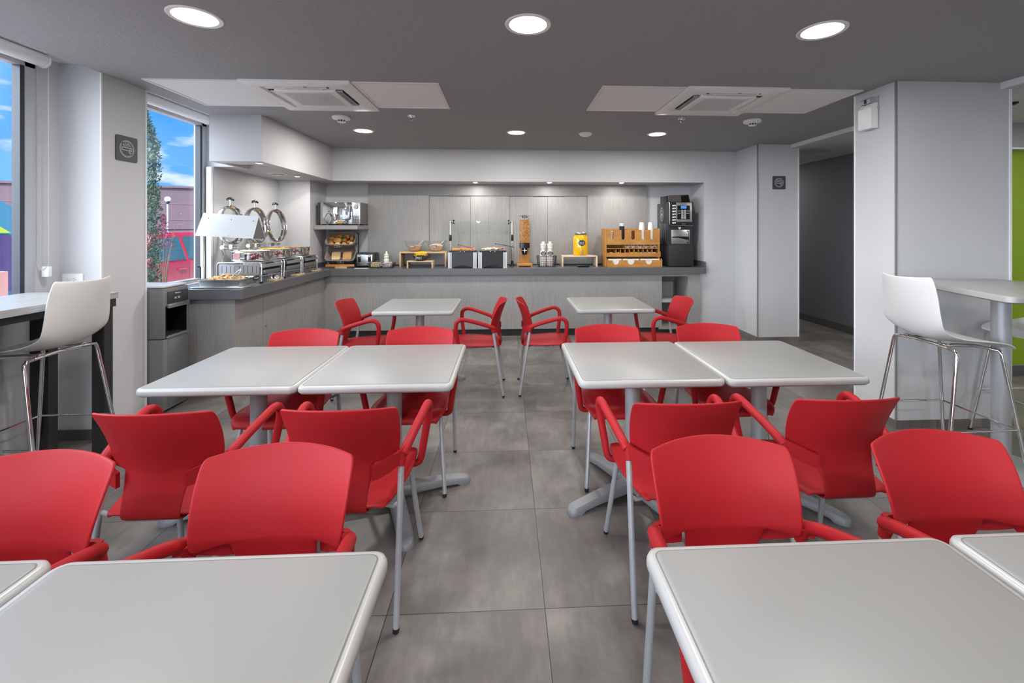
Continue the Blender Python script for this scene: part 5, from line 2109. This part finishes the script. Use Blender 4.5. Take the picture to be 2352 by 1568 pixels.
for k in range(7):
    zz = cz(472 + k * 6.6)
    mb.box(cm(1545.2), cm(1548.5), -0.0025, -0.0015, zz - 0.012, zz + 0.010)
    mb.box(cm(1549.6), cm(1552.8), -0.0025, -0.0015, zz - 0.010, zz + 0.012)
mb.obj('drink_icons', [BLKS, SC[0]], dr, smooth=False)
mb = MB()
mb.box(cm(1544.6), cm(1586), 0.026, 0.036, cz(560), cz(527.8), 0.001)
by = mb.obj('cup_bay', STEEL, t)
mb = MB()
mb.loft([[(cm(1545.6), y, cz(544)), (cm(1560), y, cz(542.6)), (cm(1585), y, cz(543.4)), (cm(1585), y, cz(551.5)), (cm(1578), y, cz(550.5)), (cm(1562), y, cz(546)), (cm(1546), y, cz(546))] for y in (0.022, 0.027)])
for z_ in (530.5, 557.5):
    mb.box(cm(1580), cm(1585), 0.02, 0.026, cz(z_) - 0.006, cz(z_) + 0.006, 0.002)
mb.box(cm(1583.5), cm(1584.3), 0.021, 0.026, cz(557), cz(531))
mb.obj('cup_bay_shade', BLKS, by)
mb = MB()
mb.loft([[(cm(1560.5), y, cz(521)), (cm(1567), y, cz(521)), (cm(1565.5), y, cz(526.5)), (cm(1562.5), y, cz(526.5))] for y in (0.028, 0.034)])
mb.obj('logo', SC[0], t, smooth=False)
mb = MB()
mb.loft([[(-0.170, 0.10, 0.897), (0.150, 0.06, 0.897), (0.150, 0.36, 0.897), (-0.170, 0.36, 0.897)], [(-0.170, 0.10, 0.990), (0.135, 0.085, 1.008), (0.135, 0.36, 1.008), (-0.170, 0.36, 0.995)]])
mb.mi = 1
mb.loft([[(-0.160, 0.06, 0.898), (0.02, 0.05, 0.898), (0.02, 0.10, 0.898), (-0.160, 0.11, 0.898)], [(-0.145, 0.075, 0.998), (0.02, 0.068, 1.004), (0.02, 0.10, 1.004), (-0.160, 0.11, 0.998)]])
mb.obj('bean_hopper', [BLKS, mat('smoky_hopper', (0.09, 0.085, 0.08), 0.15)], t, smooth=False)

# ================================================================== LEFT COUNTER
# --- heat lamp
t = thing('heat_lamp', 'white heat lamp hood on a slim post over the tortilla chips', 'heat lamp', (-2.765, 4.15, Z0))
ox, oy, oz = 2.765, -4.15, -Z0
mb = MB()
A0, A1 = (-2.766, 4.15, 1.602), (-2.274, 4.15, 1.569)
B0, B1 = (-2.767, 4.04, 1.394), (-2.265, 4.04, 1.367)
C0, C1 = (-2.767, 4.245, 1.394), (-2.262, 4.245, 1.360)


def off(p):
    return (p[0] + ox, p[1] + oy, p[2] + oz)


th = 0.004
mb.loft([[off(A0), off(B0), off((B0[0], B0[1] + th, B0[2])), off((A0[0], A0[1] + th * .2, A0[2] - th * 1.2)), off((C0[0], C0[1] - th, C0[2])), off(C0)],
         [off(A1), off(B1), off((B1[0], B1[1] + th, B1[2])), off((A1[0], A1[1] + th * .2, A1[2] - th * 1.2)), off((C1[0], C1[1] - th, C1[2])), off(C1)]])
hd = mb.obj('hood', mat('hood_white', (0.58, 0.60, 0.62), 0.3), t, smooth=False)
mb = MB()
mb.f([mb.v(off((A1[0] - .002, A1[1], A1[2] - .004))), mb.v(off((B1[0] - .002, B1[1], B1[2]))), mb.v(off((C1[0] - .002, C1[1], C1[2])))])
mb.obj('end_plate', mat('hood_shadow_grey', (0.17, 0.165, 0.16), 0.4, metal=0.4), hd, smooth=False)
mb = MB()
for u, v_ in ((0.13, 0.22), (0.53, 0.22), (0.93, 0.22)):
    a = Vector(A0).lerp(Vector(A1), u)
    b = Vector(B0).lerp(Vector(B1), u)
    p = a.lerp(b, v_)
    mb.ell(off((p.x, p.y - 0.002, p.z)), 0.004, 0.003, 0.004, 8, 6)
mb.obj('screw', BLK, hd)
mb = MB()
pc = Vector(A0).lerp(Vector(A1), 0.50).lerp(Vector(B0).lerp(Vector(B1), 0.50), 0.92)
mb.box(pc.x + ox - 0.03, pc.x + ox + 0.03, pc.y + oy - 0.006, pc.y + oy - 0.002, pc.z + oz - 0.007, pc.z + oz + 0.007)
mb.obj('maker_plate', INK, hd)
mb = MB()
mb.box(-0.022, 0.006, -0.012, 0.012, 0.18, 0.50, 0.003)
mb.box(-0.014, 0.004, -0.010, 0.010, 0.0, 0.18, 0.002)
mb.obj('post', WPL, t)
mb = MB()
mb.cyl((-0.045, 0, 0.19), (-0.02, 0, 0.19), 0.014, seg=14)
mb.obj('knob', BLK, t)
mb = MB()
mb.slab(0.50, 0.13, 0.05, 0.0, 0.014, 0.19, -0.06, 0.004)
mb.obj('base_plate', STEEL, t)

# --- chips pan
t = thing('chips_pan', 'rectangular steel pan of tortilla chips under the heat lamp', 'pan', (-2.55, 4.17, Z0 + 0.0145))
mb = MB()
mb.loft([[(x, y, z) for x, y in rr(0.37, 0.31, 0.02, 4, ins)] for ins, z in ((0.02, 0.0), (0.004, 0.055), (-0.006, 0.060), (-0.006, 0.064), (0.004, 0.064), (0.024, 0.004))])
mb.box(0.045, 0.051, -0.15, 0.15, 0.005, 0.064)
mb.obj('pan', STEEL, t)
black_label(t, 'label', 'Totopos', 0.095, 0.04, (0.194, 0.085, 0.052), (0, 0, R(90)), frame=None)
CHIP = [mat('chip_gold', (0.66, 0.38, 0.13), 0.6, var=0.2, vscale=40), mat('chip_pale', (0.78, 0.54, 0.26), 0.6, var=0.15, vscale=40)]
mb = MB()
for k in range(190):
    x, y = random.uniform(-0.165, 0.165), random.uniform(-0.135, 0.135)
    hh = 0.050 + 0.045 * math.exp(-((x + 0.02) / 0.11) ** 2 - (y / 0.12) ** 2) * random.uniform(0.3, 1)
    mb.M = Matrix.Translation((x, y, hh)) @ Matrix.Rotation(random.uniform(0, 6), 4, 'Z') @ Matrix.Rotation(random.uniform(-.8, .8), 4, 'X') @ Matrix.Rotation(random.uniform(-.5, .5), 4, 'Y')
    mb.mi = random.choice((0, 1, 1))
    s_ = random.uniform(0.020, 0.028)
    mb.loft([[(s_ * math.cos(q), s_ * math.sin(q), z + 0.004 * math.cos(q)) for q in (0, 2.09, 4.19)] for z in (0, 0.002)])
o = mb.obj('tortilla_chips', CHIP, smooth=False)
o.location = (-2.55, 4.17, Z0 + 0.0145)
tag(o, 'heap of golden tortilla chips in the steel pan', 'tortilla chips', kind='stuff')
tongs('steel serving tongs resting on the tortilla chips', (-2.50, 4.26, Z0 + 0.135), R(-75), STEEL, 0.17, R(14))


# --- chafing dishes
def make_chafer():
    t = thing('chafing_dish', 'x', 'chafing dish')
    x0, x1 = -0.21, 0.205
    y0, y1 = -0.192, 0.192
    zt = 0.200
    FRM = mat('satin_frame', (0.60, 0.61, 0.62), 0.22, metal=0.9)
    for y in (y0, y1):
        m1 = MB()
        m1.tube([(x0, y, 0.012), (x0, y, zt - 0.02), (x0 + 0.006, y, zt - 0.006), (x0 + 0.02, y, zt), (x1 - 0.02, y, zt), (x1 - 0.006, y, zt - 0.006), (x1, y, zt - 0.02), (x1, y, 0.012)], 0.0075, 10)
        m1.tube([(x0, y, 0.072), (x1, y, 0.072)], 0.005, 8)
        e_ = m1.obj('end_frame', FRM, t)
        for x in (x0, x1):
            m1 = MB()
            m1.box(x - 0.013, x + 0.013, y - 0.013, y + 0.013, 0.0, 0.018, 0.002)
            m1.obj('foot', BLK, e_)
        m1 = MB()
        m1.box(x0 + 0.018, x1 - 0.018, y - 0.002, y + 0.002, 0.082, 0.186, 0.001)
        m1.mi = 1
        for k in range(9):
            xx = x0 + 0.045 + k * 0.0405
            m1.box(xx - 0.0022, xx + 0.0022, y - 0.0026, y + 0.0026, 0.098, 0.170)
        m1.obj('slotted_panel', [STEELD, BLKM], e_, smooth=False)
    m1 = MB()
    m1.tube([(x1, y0, 0.072), (x1, y1, 0.072)], 0.005, 8)
    m1.tube([(x0, y0, 0.072), (x0, y1, 0.072)], 0.005, 8)
    m1.tube([(x1 - 0.01, y0, zt), (x1 - 0.01, y1, zt)], 0.006, 8)
    m1.tube([(x0 + 0.01, y0, zt), (x0 + 0.01, y1, zt)], 0.006, 8)
    m1.obj('rails', FRM, t)
    m1 = MB()
    m1.box(x0 + 0.02, x1 - 0.02, y0 + 0.01, y1 - 0.01, zt - 0.008, zt - 0.002)
    m1.loft([[(x1 - 0.03, y, zt - 0.004), (x1 + 0.016, y, zt - 0.020), (x1 + 0.020, y, zt - 0.048), (x1 - 0.02, y, zt - 0.056)] for y in (y0 + 0.035, y1 - 0.035)])
    m1.mi = 1
    for k in range(6):
        yy = -0.10 + k * 0.024
        m1.M = Matrix.Translation((x1 - 0.004, yy, zt - 0.0105)) @ Matrix.Rotation(R(19), 4, 'Y')
        m1.box(-0.014, 0.014, 0, 0.010, -0.001, 0.0025)
    m1.obj('top_plate', [STEEL, BLKM], t, smooth=False)
    m1 = MB()
    m1.box(x1 - 0.10, x1 + 0.008, y0 + 0.05, y1 - 0.04, 0.085, 0.125, 0.004)
    m1.mi = 1
    m1.box(x1 - 0.11, x1 - 0.02, y0 + 0.03, y1 - 0.03, 0.127, 0.145)
    m1.obj('burner_drawer', [STEELD, BLKM], t)
    m1 = MB()
    m1.lathe([(r_ * 0.89, z_) for r_, z_ in ((0.001, 0.206), (0.185, 0.206), (0.196, 0.214), (0.199, 0.225), (0.200, 0.295), (0.212, 0.302), (0.215, 0.308), (0.211, 0.311), (0.200, 0.309), (0.194, 0.302), (0.192, 0.275), (0.001, 0.270))], (0.005, 0, 0), seg=56)
    m1.obj('pan', CHR, t, ang=50)
    # lid standing open against the wall side
    M_ = Matrix.Translation((-0.222, 0, 0.565)) @ Matrix.Rotation(R(-4), 4, 'Y')
    m1 = MB()
    m1.M = M_
    m1.lathe([(0.168, 0.0), (0.196, 0.004), (0.199, 0.012), (0.199, 0.050), (0.194, 0.058), (0.190, 0.050), (0.189, 0.012), (0.168, 0.006), (0.168, 0.0)], seg=56, axis='x')
    ld = m1.obj('lid_ring', CHR, t, ang=50)
    m1 = MB()
    m1.M = M_
    m1.lathe([(0.172, 0.003), (0.12, -0.012), (0.06, -0.022), (0.001, -0.026)], seg=40, axis='x')
    m1.obj('lid_glass', GLASS, ld)
    m1 = MB()
    m1.M = M_
    m1.cyl((0.03, 0, 0.194), (0.035, 0, 0.256), 0.007, seg=10)
    m1.obj('handle_stem', CHR, ld)
    m1 = MB()
    m1.M = M_
    m1.tube([(0.035, -0.055, 0.252), (0.035, -0.04, 0.262), (0.035, 0, 0.270), (0.035, 0.04, 0.262), (0.035, 0.055, 0.252)], [0.008, 0.012, 0.013, 0.012, 0.008], 10)
    m1.obj('handle', BLK, ld)
    for y in (-0.075, 0.06):
        m1 = MB()
        m1.cyl((-0.215, y - 0.04, 0.345), (-0.215, y + 0.035, 0.345), 0.021, seg=20)
        m1.cyl((-0.215, y, 0.345), (-0.222, y, 0.385), 0.006, seg=8)
        m1.obj('hinge', CHR, t)
    m1 = MB()
    for y in (-0.11, 0.08):
        m1.tube([(-0.212, y, 0.34), (-0.19, y, 0.28), (-0.205, y, 0.24), (-0.215, y, 0.20)], 0.008, 8, flat=0.6)
    m1.obj('hinge_bracket', STEEL, t)
    return t


cf = make_chafer()
cf.location = (-2.575, 4.565, Z0)
tag(cf, 'round chrome chafing dish nearest the window, its lid half behind the heat lamp', group='round chrome chafing dishes')
dup(cf, (-2.575, 5.0, Z0), 0, 'round chrome chafing dish with yellow food, middle one of three')
dup(cf, (-2.578, 5.435, Z0), 0, 'round chrome chafing dish farthest from the window, in the corner')
for (yc, ms, lb) in ((4.565, mat('egg_white_food', (0.66, 0.62, 0.50), 0.5, var=0.25, vscale=30), 'pale cooked food filling the nearest chafing dish'),
                     (5.0, mat('scrambled_egg', (0.72, 0.40, 0.04), 0.5, var=0.35, vscale=35), 'yellow scrambled eggs filling the middle chafing dish'),
                     (5.435, mat('sausage_food', (0.42, 0.22, 0.10), 0.45, var=0.4, vscale=35), 'brown cooked food filling the far chafing dish')):
    mb = MB()
    mb.lathe([(0.001, 0.271), (0.168, 0.274), (0.168, 0.288), (0.12, 0.298), (0.001, 0.302)], (0.005, 0, 0), seg=32)
    for k in range(90):
        a, r_ = random.uniform(0, 6.28), 0.148 * math.sqrt(random.random())
        mb.ell((0.005 + r_ * math.cos(a), r_ * math.sin(a), 0.298 + random.uniform(0, 0.010)), random.uniform(.010, .02), random.uniform(.010, .02), 0.010, 7, 5, 0.1)
    o = mb.obj('food', ms, ang=60)
    o.location = (-2.575 if yc < 5.2 else -2.578, yc, Z0)
    tag(o, lb, 'food', kind='stuff')


# --- spoon rests
def rest(x, y, label, dome):
    t = thing('spoon_rest', label, 'spoon rest', (x, y, Z0), R(0), group='small bamboo spoon rests before the chafing dishes')
    m1 = MB()
    m1.box(-0.042, 0.042, -0.085, 0.085, 0.0, 0.020, 0.002)
    m1.mi = 1
    for k in range(4):
        m1.box(-0.0425, 0.0425, -0.07 + k * 0.04, -0.068 + k * 0.04, 0.001, 0.0203)
    m1.obj('board', [BAMP, BAMB], t)
    m1 = MB()
    if dome:
        m1.lathe([(0.046, 0.0), (0.044, 0.014), (0.034, 0.030), (0.018, 0.040), (0.001, 0.043)], (0, 0, 0.0205), seg=28)
    else:
        m1.lathe([(0.036, 0.0), (0.032, 0.008), (0.018, 0.015), (0.001, 0.017)], (0, 0, 0.0205), seg=28)
    m1.tube([(0.0, 0.03, 0.03), (0.0, 0.09, 0.028), (0.0, 0.16, 0.022)], 0.004, 8)
    m1.obj('spoon', CHR, t)


rest(-2.372, 4.635, 'bamboo spoon rest with a large steel ladle bowl, nearest of three', True)
rest(-2.372, 5.115, 'bamboo spoon rest with a small steel spoon, middle of three', False)
rest(-2.392, 5.615, 'bamboo spoon rest with a small steel spoon, farthest of three', False)

# ================================================================== OUTSIDE
ASPH = mat('asphalt', (0.16, 0.17, 0.17), 0.9, var=0.1, vscale=4)
GRASS = mat('grass_strip', (0.06, 0.12, 0.03), 0.9, var=0.3, vscale=12)
mb = MB()
mb.box(-90, -3.6, -3.5, 110, -0.6, -0.35)
mb.box(-90, 40, -60, -3.6, -0.6, -0.35)
o = mb.obj('street_ground', ASPH, smooth=False)
tag(o, kind='structure')
mb = MB()
mb.box(-14.5, -11.0, -30, 60, -0.35, -0.30)
o = mb.obj('verge', GRASS, smooth=False)
tag(o, 'green grass verge beyond the red car', 'grass', kind='stuff')
mb = MB()
mb.box(-12.9, -12.6, -30, 60, -0.299, -0.285)
o = mb.obj('kerb_line', mat('kerb_yellow', (0.6, 0.55, 0.1), 0.7), smooth=False)
tag(o, 'pale yellow kerb line along the grass verge', 'kerb')
mb = MB()
mb.box(-5.6, -3.32, -30, 60, -0.35, -0.22)
o = mb.obj('pavement', mat('pale_concrete', (0.72, 0.71, 0.69), 0.9), smooth=False)
tag(o, kind='structure')
# brick corner of the building outside the far window
mb = MB()
mb.box(-3.42, -3.21, 5.0, 5.4, -0.5, 3.6)
o = mb.obj('wall_outer_pier', mat('pink_brick', (0.42, 0.22, 0.19), 0.8, var=0.15, vscale=30), smooth=False)
tag(o, kind='structure')


def outdoor(dist_y, px):
    """point on a sight line, used once to survey where the far buildings stand"""
    a = (px - 1212.5) / 1006.5
    return ((a + 0.0495) / (0.9988 - 0.0495 * a) * dist_y, dist_y)


# mauve building across the street
t = thing('commercial_building', 'long plain mauve building across the street behind the red car', 'building')
MAUVE = mat('mauve_render', (0.075, 0.043, 0.058), 0.85, var=0.05, vscale=0.6)
p0, p1 = (-35.0, 30.0), (-17.5, 36.5)
d = Vector((p1[0] - p0[0], p1[1] - p0[1], 0))
n_ = Vector((-d.y, d.x, 0)).normalized()
mb = MB()
q0, q1 = Vector((*p0, 0)), Vector((*p1, 0))
q2, q3 = q1 + n_ * 10, q0 + n_ * 10
mb.loft([[(p.x, p.y, z) for p in (q0, q1, q2, q3)] for z in (-0.35, 4.45)])
for k in range(1, 4):
    z = -0.35 + 1.2 * k
    mb.mi = 1
    a = [q0 - n_ * 0.02, q1 - n_ * 0.02, q1, q0]
    mb.loft([[(p.x, p.y, zz) for p in a] for zz in (z, z + 0.05)])
mb.obj('wall', [MAUVE, mat('mauve_joint', (0.105, 0.063, 0.078), 0.9)], t, smooth=False)
mb = MB()
a = [q0 - n_ * 0.12, q1 - n_ * 0.12, q2, q3]
mb.loft([[(p.x, p.y, zz) for p in a] for zz in (4.45, 4.6)])
mb.obj('coping', MAUVE, t, smooth=False)
# lamp post
x, y = outdoor(21.0, 386)
t = thing('street_lamp', 'white globe street lamp before the mauve building', 'street lamp', (x, y, -0.35))
mb = MB()
mb.cyl((0, 0, 0), (0, 0, 2.95), 0.03, seg=12)
mb.obj('pole', GPL, t)
mb = MB()
mb.lathe([(0.03, 2.93), (0.09, 3.0), (0.08, 3.05)], seg=16)
mb.obj('collar', BLK, t)
mb = MB()
mb.ell((0, 0, 3.15), 0.12, 0.12, 0.12, 20, 12)
mb.obj('globe', WPL, t)
x, y = outdoor(16.0, 374)
t = thing('street_sign', 'small white sign on a post left of the street lamp', 'sign', (x, y, -0.35))
mb = MB()
mb.cyl((0, 0, 0), (0, 0, 1.55), 0.03, seg=8)
mb.obj('post', GPL, t)
mb = MB()
mb.box(-0.12, 0.12, -0.02, 0.0, 1.3, 1.65)
mb.obj('plate', WPL, t)

# conifer
t = thing('cypress', 'tall narrow green cypress at the left side of the far window', 'tree', (-4.72, 5.80, -0.22))
mb = MB()
mb.cyl((0, 0, 0), (0, 0, 3.2), 0.05, 0.015, 10)
mb.obj('trunk', mat('bark', (0.10, 0.06, 0.04), 0.9), t)
mb = MB()
LEAF = mat('cypress_leaf', (0.03, 0.065, 0.04), 0.7, var=0.4, vscale=6)
for k in range(15000):
    z = 0.1 + 3.35 * random.random() ** 0.85
    R_ = 0.27 * min(1, (3.55 - z) / 0.9 + 0.08) * (0.88 + 0.12 * math.sin(z * 9 + k % 5))
    a = random.uniform(0, 2 * PI)
    r_ = R_ * (0.55 + 0.45 * random.random() ** 0.4)
    c = Vector((r_ * math.cos(a), r_ * math.sin(a), z))
    u = Vector((random.gauss(0, .5) + math.cos(a) * .5, random.gauss(0, .5) + math.sin(a) * .5, random.uniform(0.3, 1.2))).normalized() * random.uniform(0.03, 0.055)
    w_ = u.cross(Vector((random.random(), random.random(), random.random()))).normalized() * 0.011
    mb.f([mb.v(c - w_), mb.v(c + u * 0.6 - w_ * 0.4), mb.v(c + u), mb.v(c + u * 0.5 + w_)])
mb.obj('foliage', LEAF, t, smooth=False)
t = thing('young_shrub', 'small purple-leaved shrub beside the cypress', 'shrub', (-6.0, 7.98, -0.35))
mb = MB()
for k in range(7):
    a = k * 0.9
    mb.tube([(0, 0, 0), (0.06 * math.cos(a), 0.06 * math.sin(a), 1.1), (0.17 * math.cos(a), 0.17 * math.sin(a), 1.75 + 0.12 * math.sin(k * 2.1))], [0.012, 0.008, 0.003], 6)
mb.obj('stems', MATS['bark'], t)
mb = MB()
for k in range(420):
    a, z = random.uniform(0, 6.28), random.uniform(1.45, 2.05)
    r_ = 0.20 * random.random() * min(1, (2.15 - z) * 1.6)
    c = Vector((r_ * math.cos(a), r_ * math.sin(a), z))
    u = Vector((random.gauss(0, 1), random.gauss(0, 1), random.gauss(0, 1))).normalized() * 0.045
    w_ = u.cross(Vector((0.3, 0.5, 0.8))).normalized() * 0.012
    mb.f([mb.v(c - w_), mb.v(c + u), mb.v(c + w_)])
mb.obj('foliage', mat('purple_leaf', (0.15, 0.035, 0.07), 0.6), t, smooth=False)


# red car
def car(loc, rz, label, paint):
    """side on, nose towards -x local; ground at z=0"""
    t = thing('car', label, 'car', loc, rz)
    W_ = 0.88
    body = [(-2.15, 0.42), (-2.2, 0.62), (-2.1, 0.86), (-1.5, 0.98), (-0.95, 1.06), (2.05, 1.08), (2.2, 0.9), (2.22, 0.45), (1.75, 0.30), (-1.75, 0.30)]

    def ex(m1, poly, ins):
        L_ = []
        for f_, y in ((0.0, -W_), (0.0, W_)):
            L_.append([(x, y + (ins if y < 0 else -ins) * 0, z) for x, z in poly])
        m1.loft(L_)
    m1 = MB()
    L_ = []
    for y, dz, dx in ((-W_ + 0.02, -0.02, 0.02), (-W_, 0.0, 0.0), (-W_ + 0.02, 0.03, 0.0)):
        pass
    ex(m1, body, 0)
    m1.obj('body', paint, t, ang=30)
    m1 = MB()
    roof = [(-0.95, 1.06), (-0.20, 1.66), (0.15, 1.72), (1.55, 1.72), (1.80, 1.68), (2.08, 1.08)]
    lo = []
    for y, k in ((-W_ + 0.01, 0), (-W_ + 0.16, 1), (W_ - 0.16, 1), (W_ - 0.01, 0)):
        lo.append([(x, y, z) for x, z in roof])
    # tumblehome: lower edge wide, upper edge narrow
    pts = []
    base = [(-0.95, 1.06), (2.08, 1.08)]
    topz = [(-0.20, 1.66), (0.15, 1.72), (1.55, 1.72), (1.80, 1.68)]
    rib = [[(x, sy * (W_ - 0.02 if z < 1.2 else W_ - 0.17), z) for x, z in roof] for sy in (-1, 1)]
    m1.loft(rib)
    gh = m1.obj('greenhouse', paint, t, ang=30)
    GL = mat('car_glass', (0.03, 0.07, 0.08), 0.05, spec=0.8)
    for sy in (-1, 1):
        for poly in ([(-0.72, 1.13), (-0.12, 1.60), (0.42, 1.63), (0.50, 1.13)], [(0.60, 1.13), (0.54, 1.63), (1.20, 1.63), (1.36, 1.13)], [(1.46, 1.14), (1.32, 1.62), (1.66, 1.60), (1.86, 1.14)]):
            m1 = MB()
            m1.loft([[(x, sy * ((W_ - 0.02) - (z - 1.07) / 0.65 * 0.15 * 1.0 + o_), z) for x, z in poly] for o_ in (-0.01, 0.012)])
            m1.obj('side_window', GL, gh, smooth=False)
    m1 = MB()
    for y in (-0.62, 0.62):
        m1.tube([(-0.05, y, 1.70), (0.05, y, 1.775), (1.45, y, 1.78), (1.6, y, 1.70)], 0.014, 8)
    m1.obj('roof_rails', BLK, t)
    for x in (-1.38, 1.36):
        for y in (-W_ + 0.09, W_ - 0.09):
            m1 = MB()
            m1.lathe([(0.001, -0.11), (0.20, -0.11), (0.33, -0.10), (0.355, -0.06), (0.355, 0.06), (0.33, 0.10), (0.20, 0.11), (0.001, 0.11)], (x, y, 0.355), seg=32, axis='y')
            m1.obj('wheel', BLKM, t)
    for sy in (-1, 1):
        for x in (0.22, 1.20):
            m1 = MB()
            m1.box(x, x + 0.20, sy * (W_ + 0.012) - 0.015, sy * (W_ + 0.012) + 0.015, 0.93, 0.965, 0.006)
            m1.obj('door_handle', paint, t)
        m1 = MB()
        m1.ell((-0.62, sy * (W_ + 0.10), 1.16), 0.09, 0.10, 0.07, 14, 8)
        m1.obj('wing_mirror', paint, t)
    m1 = MB()
    for x in (-0.78, 0.56, 1.42):
        for sy in (-1, 1):
            m1.box(x, x + 0.008, sy * W_ - 0.002, sy * W_ + 0.002, 0.38, 1.06)
    m1.obj('door_gaps', BLK, t, smooth=False)
    return t


car((-7.85, 9.45, -0.35), R(90), 'red off-road car parked outside the far window', mat('car_red', (0.34, 0.008, 0.022), 0.25, coat=0.5))

# seen at the very left: painted van, pink wall and a glazed office block
t = thing('van', 'blue and purple painted van outside the left window', 'van', (-7.3, 5.6, -0.35), R(90))
VB = mat('van_teal', (0.05, 0.20, 0.30), 0.35)
VP = mat('van_purple', (0.07, 0.035, 0.13), 0.4)
mb = MB()
prof = [(1.2, 0.35), (1.2, 1.25), (1.0, 1.62), (0.6, 2.02), (0.1, 2.28), (-3.0, 2.3), (-3.0, 0.35)]
mb.loft([[(x, y, z) for x, z in prof] for y in (-0.85, 0.85)])
bd = mb.obj('body', VB, t, ang=25)
mb = MB()
mb.loft([[(x, y, z) for x, z in ((1.0, 1.0), (1.0, 1.48), (0.4, 1.72), (-2.9, 1.72), (-2.9, 1.0))] for y in (-0.87, -0.85)])
mb.obj('side_panel', VP, bd, smooth=False)
mb = MB()
mb.loft([[(x, y, z) for x, z in ((0.42, 1.75), (-0.15, 1.75), (-0.15, 2.14))] for y in (-0.875, -0.85)])
mb.obj('triangle_decal', mat('decal_lime', (0.42, 0.50, 0.04), 0.5), bd, smooth=False)
for x in (0.5, -2.2):
    for y in (-0.75, 0.75):
        mb = MB()
        mb.lathe([(0.001, -0.1), (0.30, -0.1), (0.34, -0.05), (0.34, 0.05), (0.30, 0.1), (0.001, 0.1)], (x, y, 0.34), seg=28, axis='y')
        mb.obj('wheel', BLKM, t)
mb = MB()
mb.box(-5.3, -5.1, -8, 4.75, -0.35, 1.02)
o = mb.obj('garden_wall', mat('pink_wall', (0.42, 0.21, 0.20), 0.8), smooth=False)
tag(o, 'low pink wall outside the left window', 'wall')
t = thing('office_building', 'blue glass office block far behind the painted van', 'building', (-62, 50, -0.35), R(-20))
mb = MB()
mb.box(-16, 4.5, 0, 10, 0, 10.5)
mb.obj('walls', mat('office_blue', (0.10, 0.24, 0.38), 0.15), t, smooth=False)
mb = MB()
for k in range(9):
    mb.box(-16, 4.5, -0.06, 0, 0.6 + k * 1.1, 0.75 + k * 1.1)
for k in range(16):
    mb.box(-16 + k * 1.35, -15.88 + k * 1.35, -0.06, 0, 0, 10.5)
mb.obj('mullions', mat('mullion_pale', (0.35, 0.45, 0.55), 0.4), t, smooth=False)
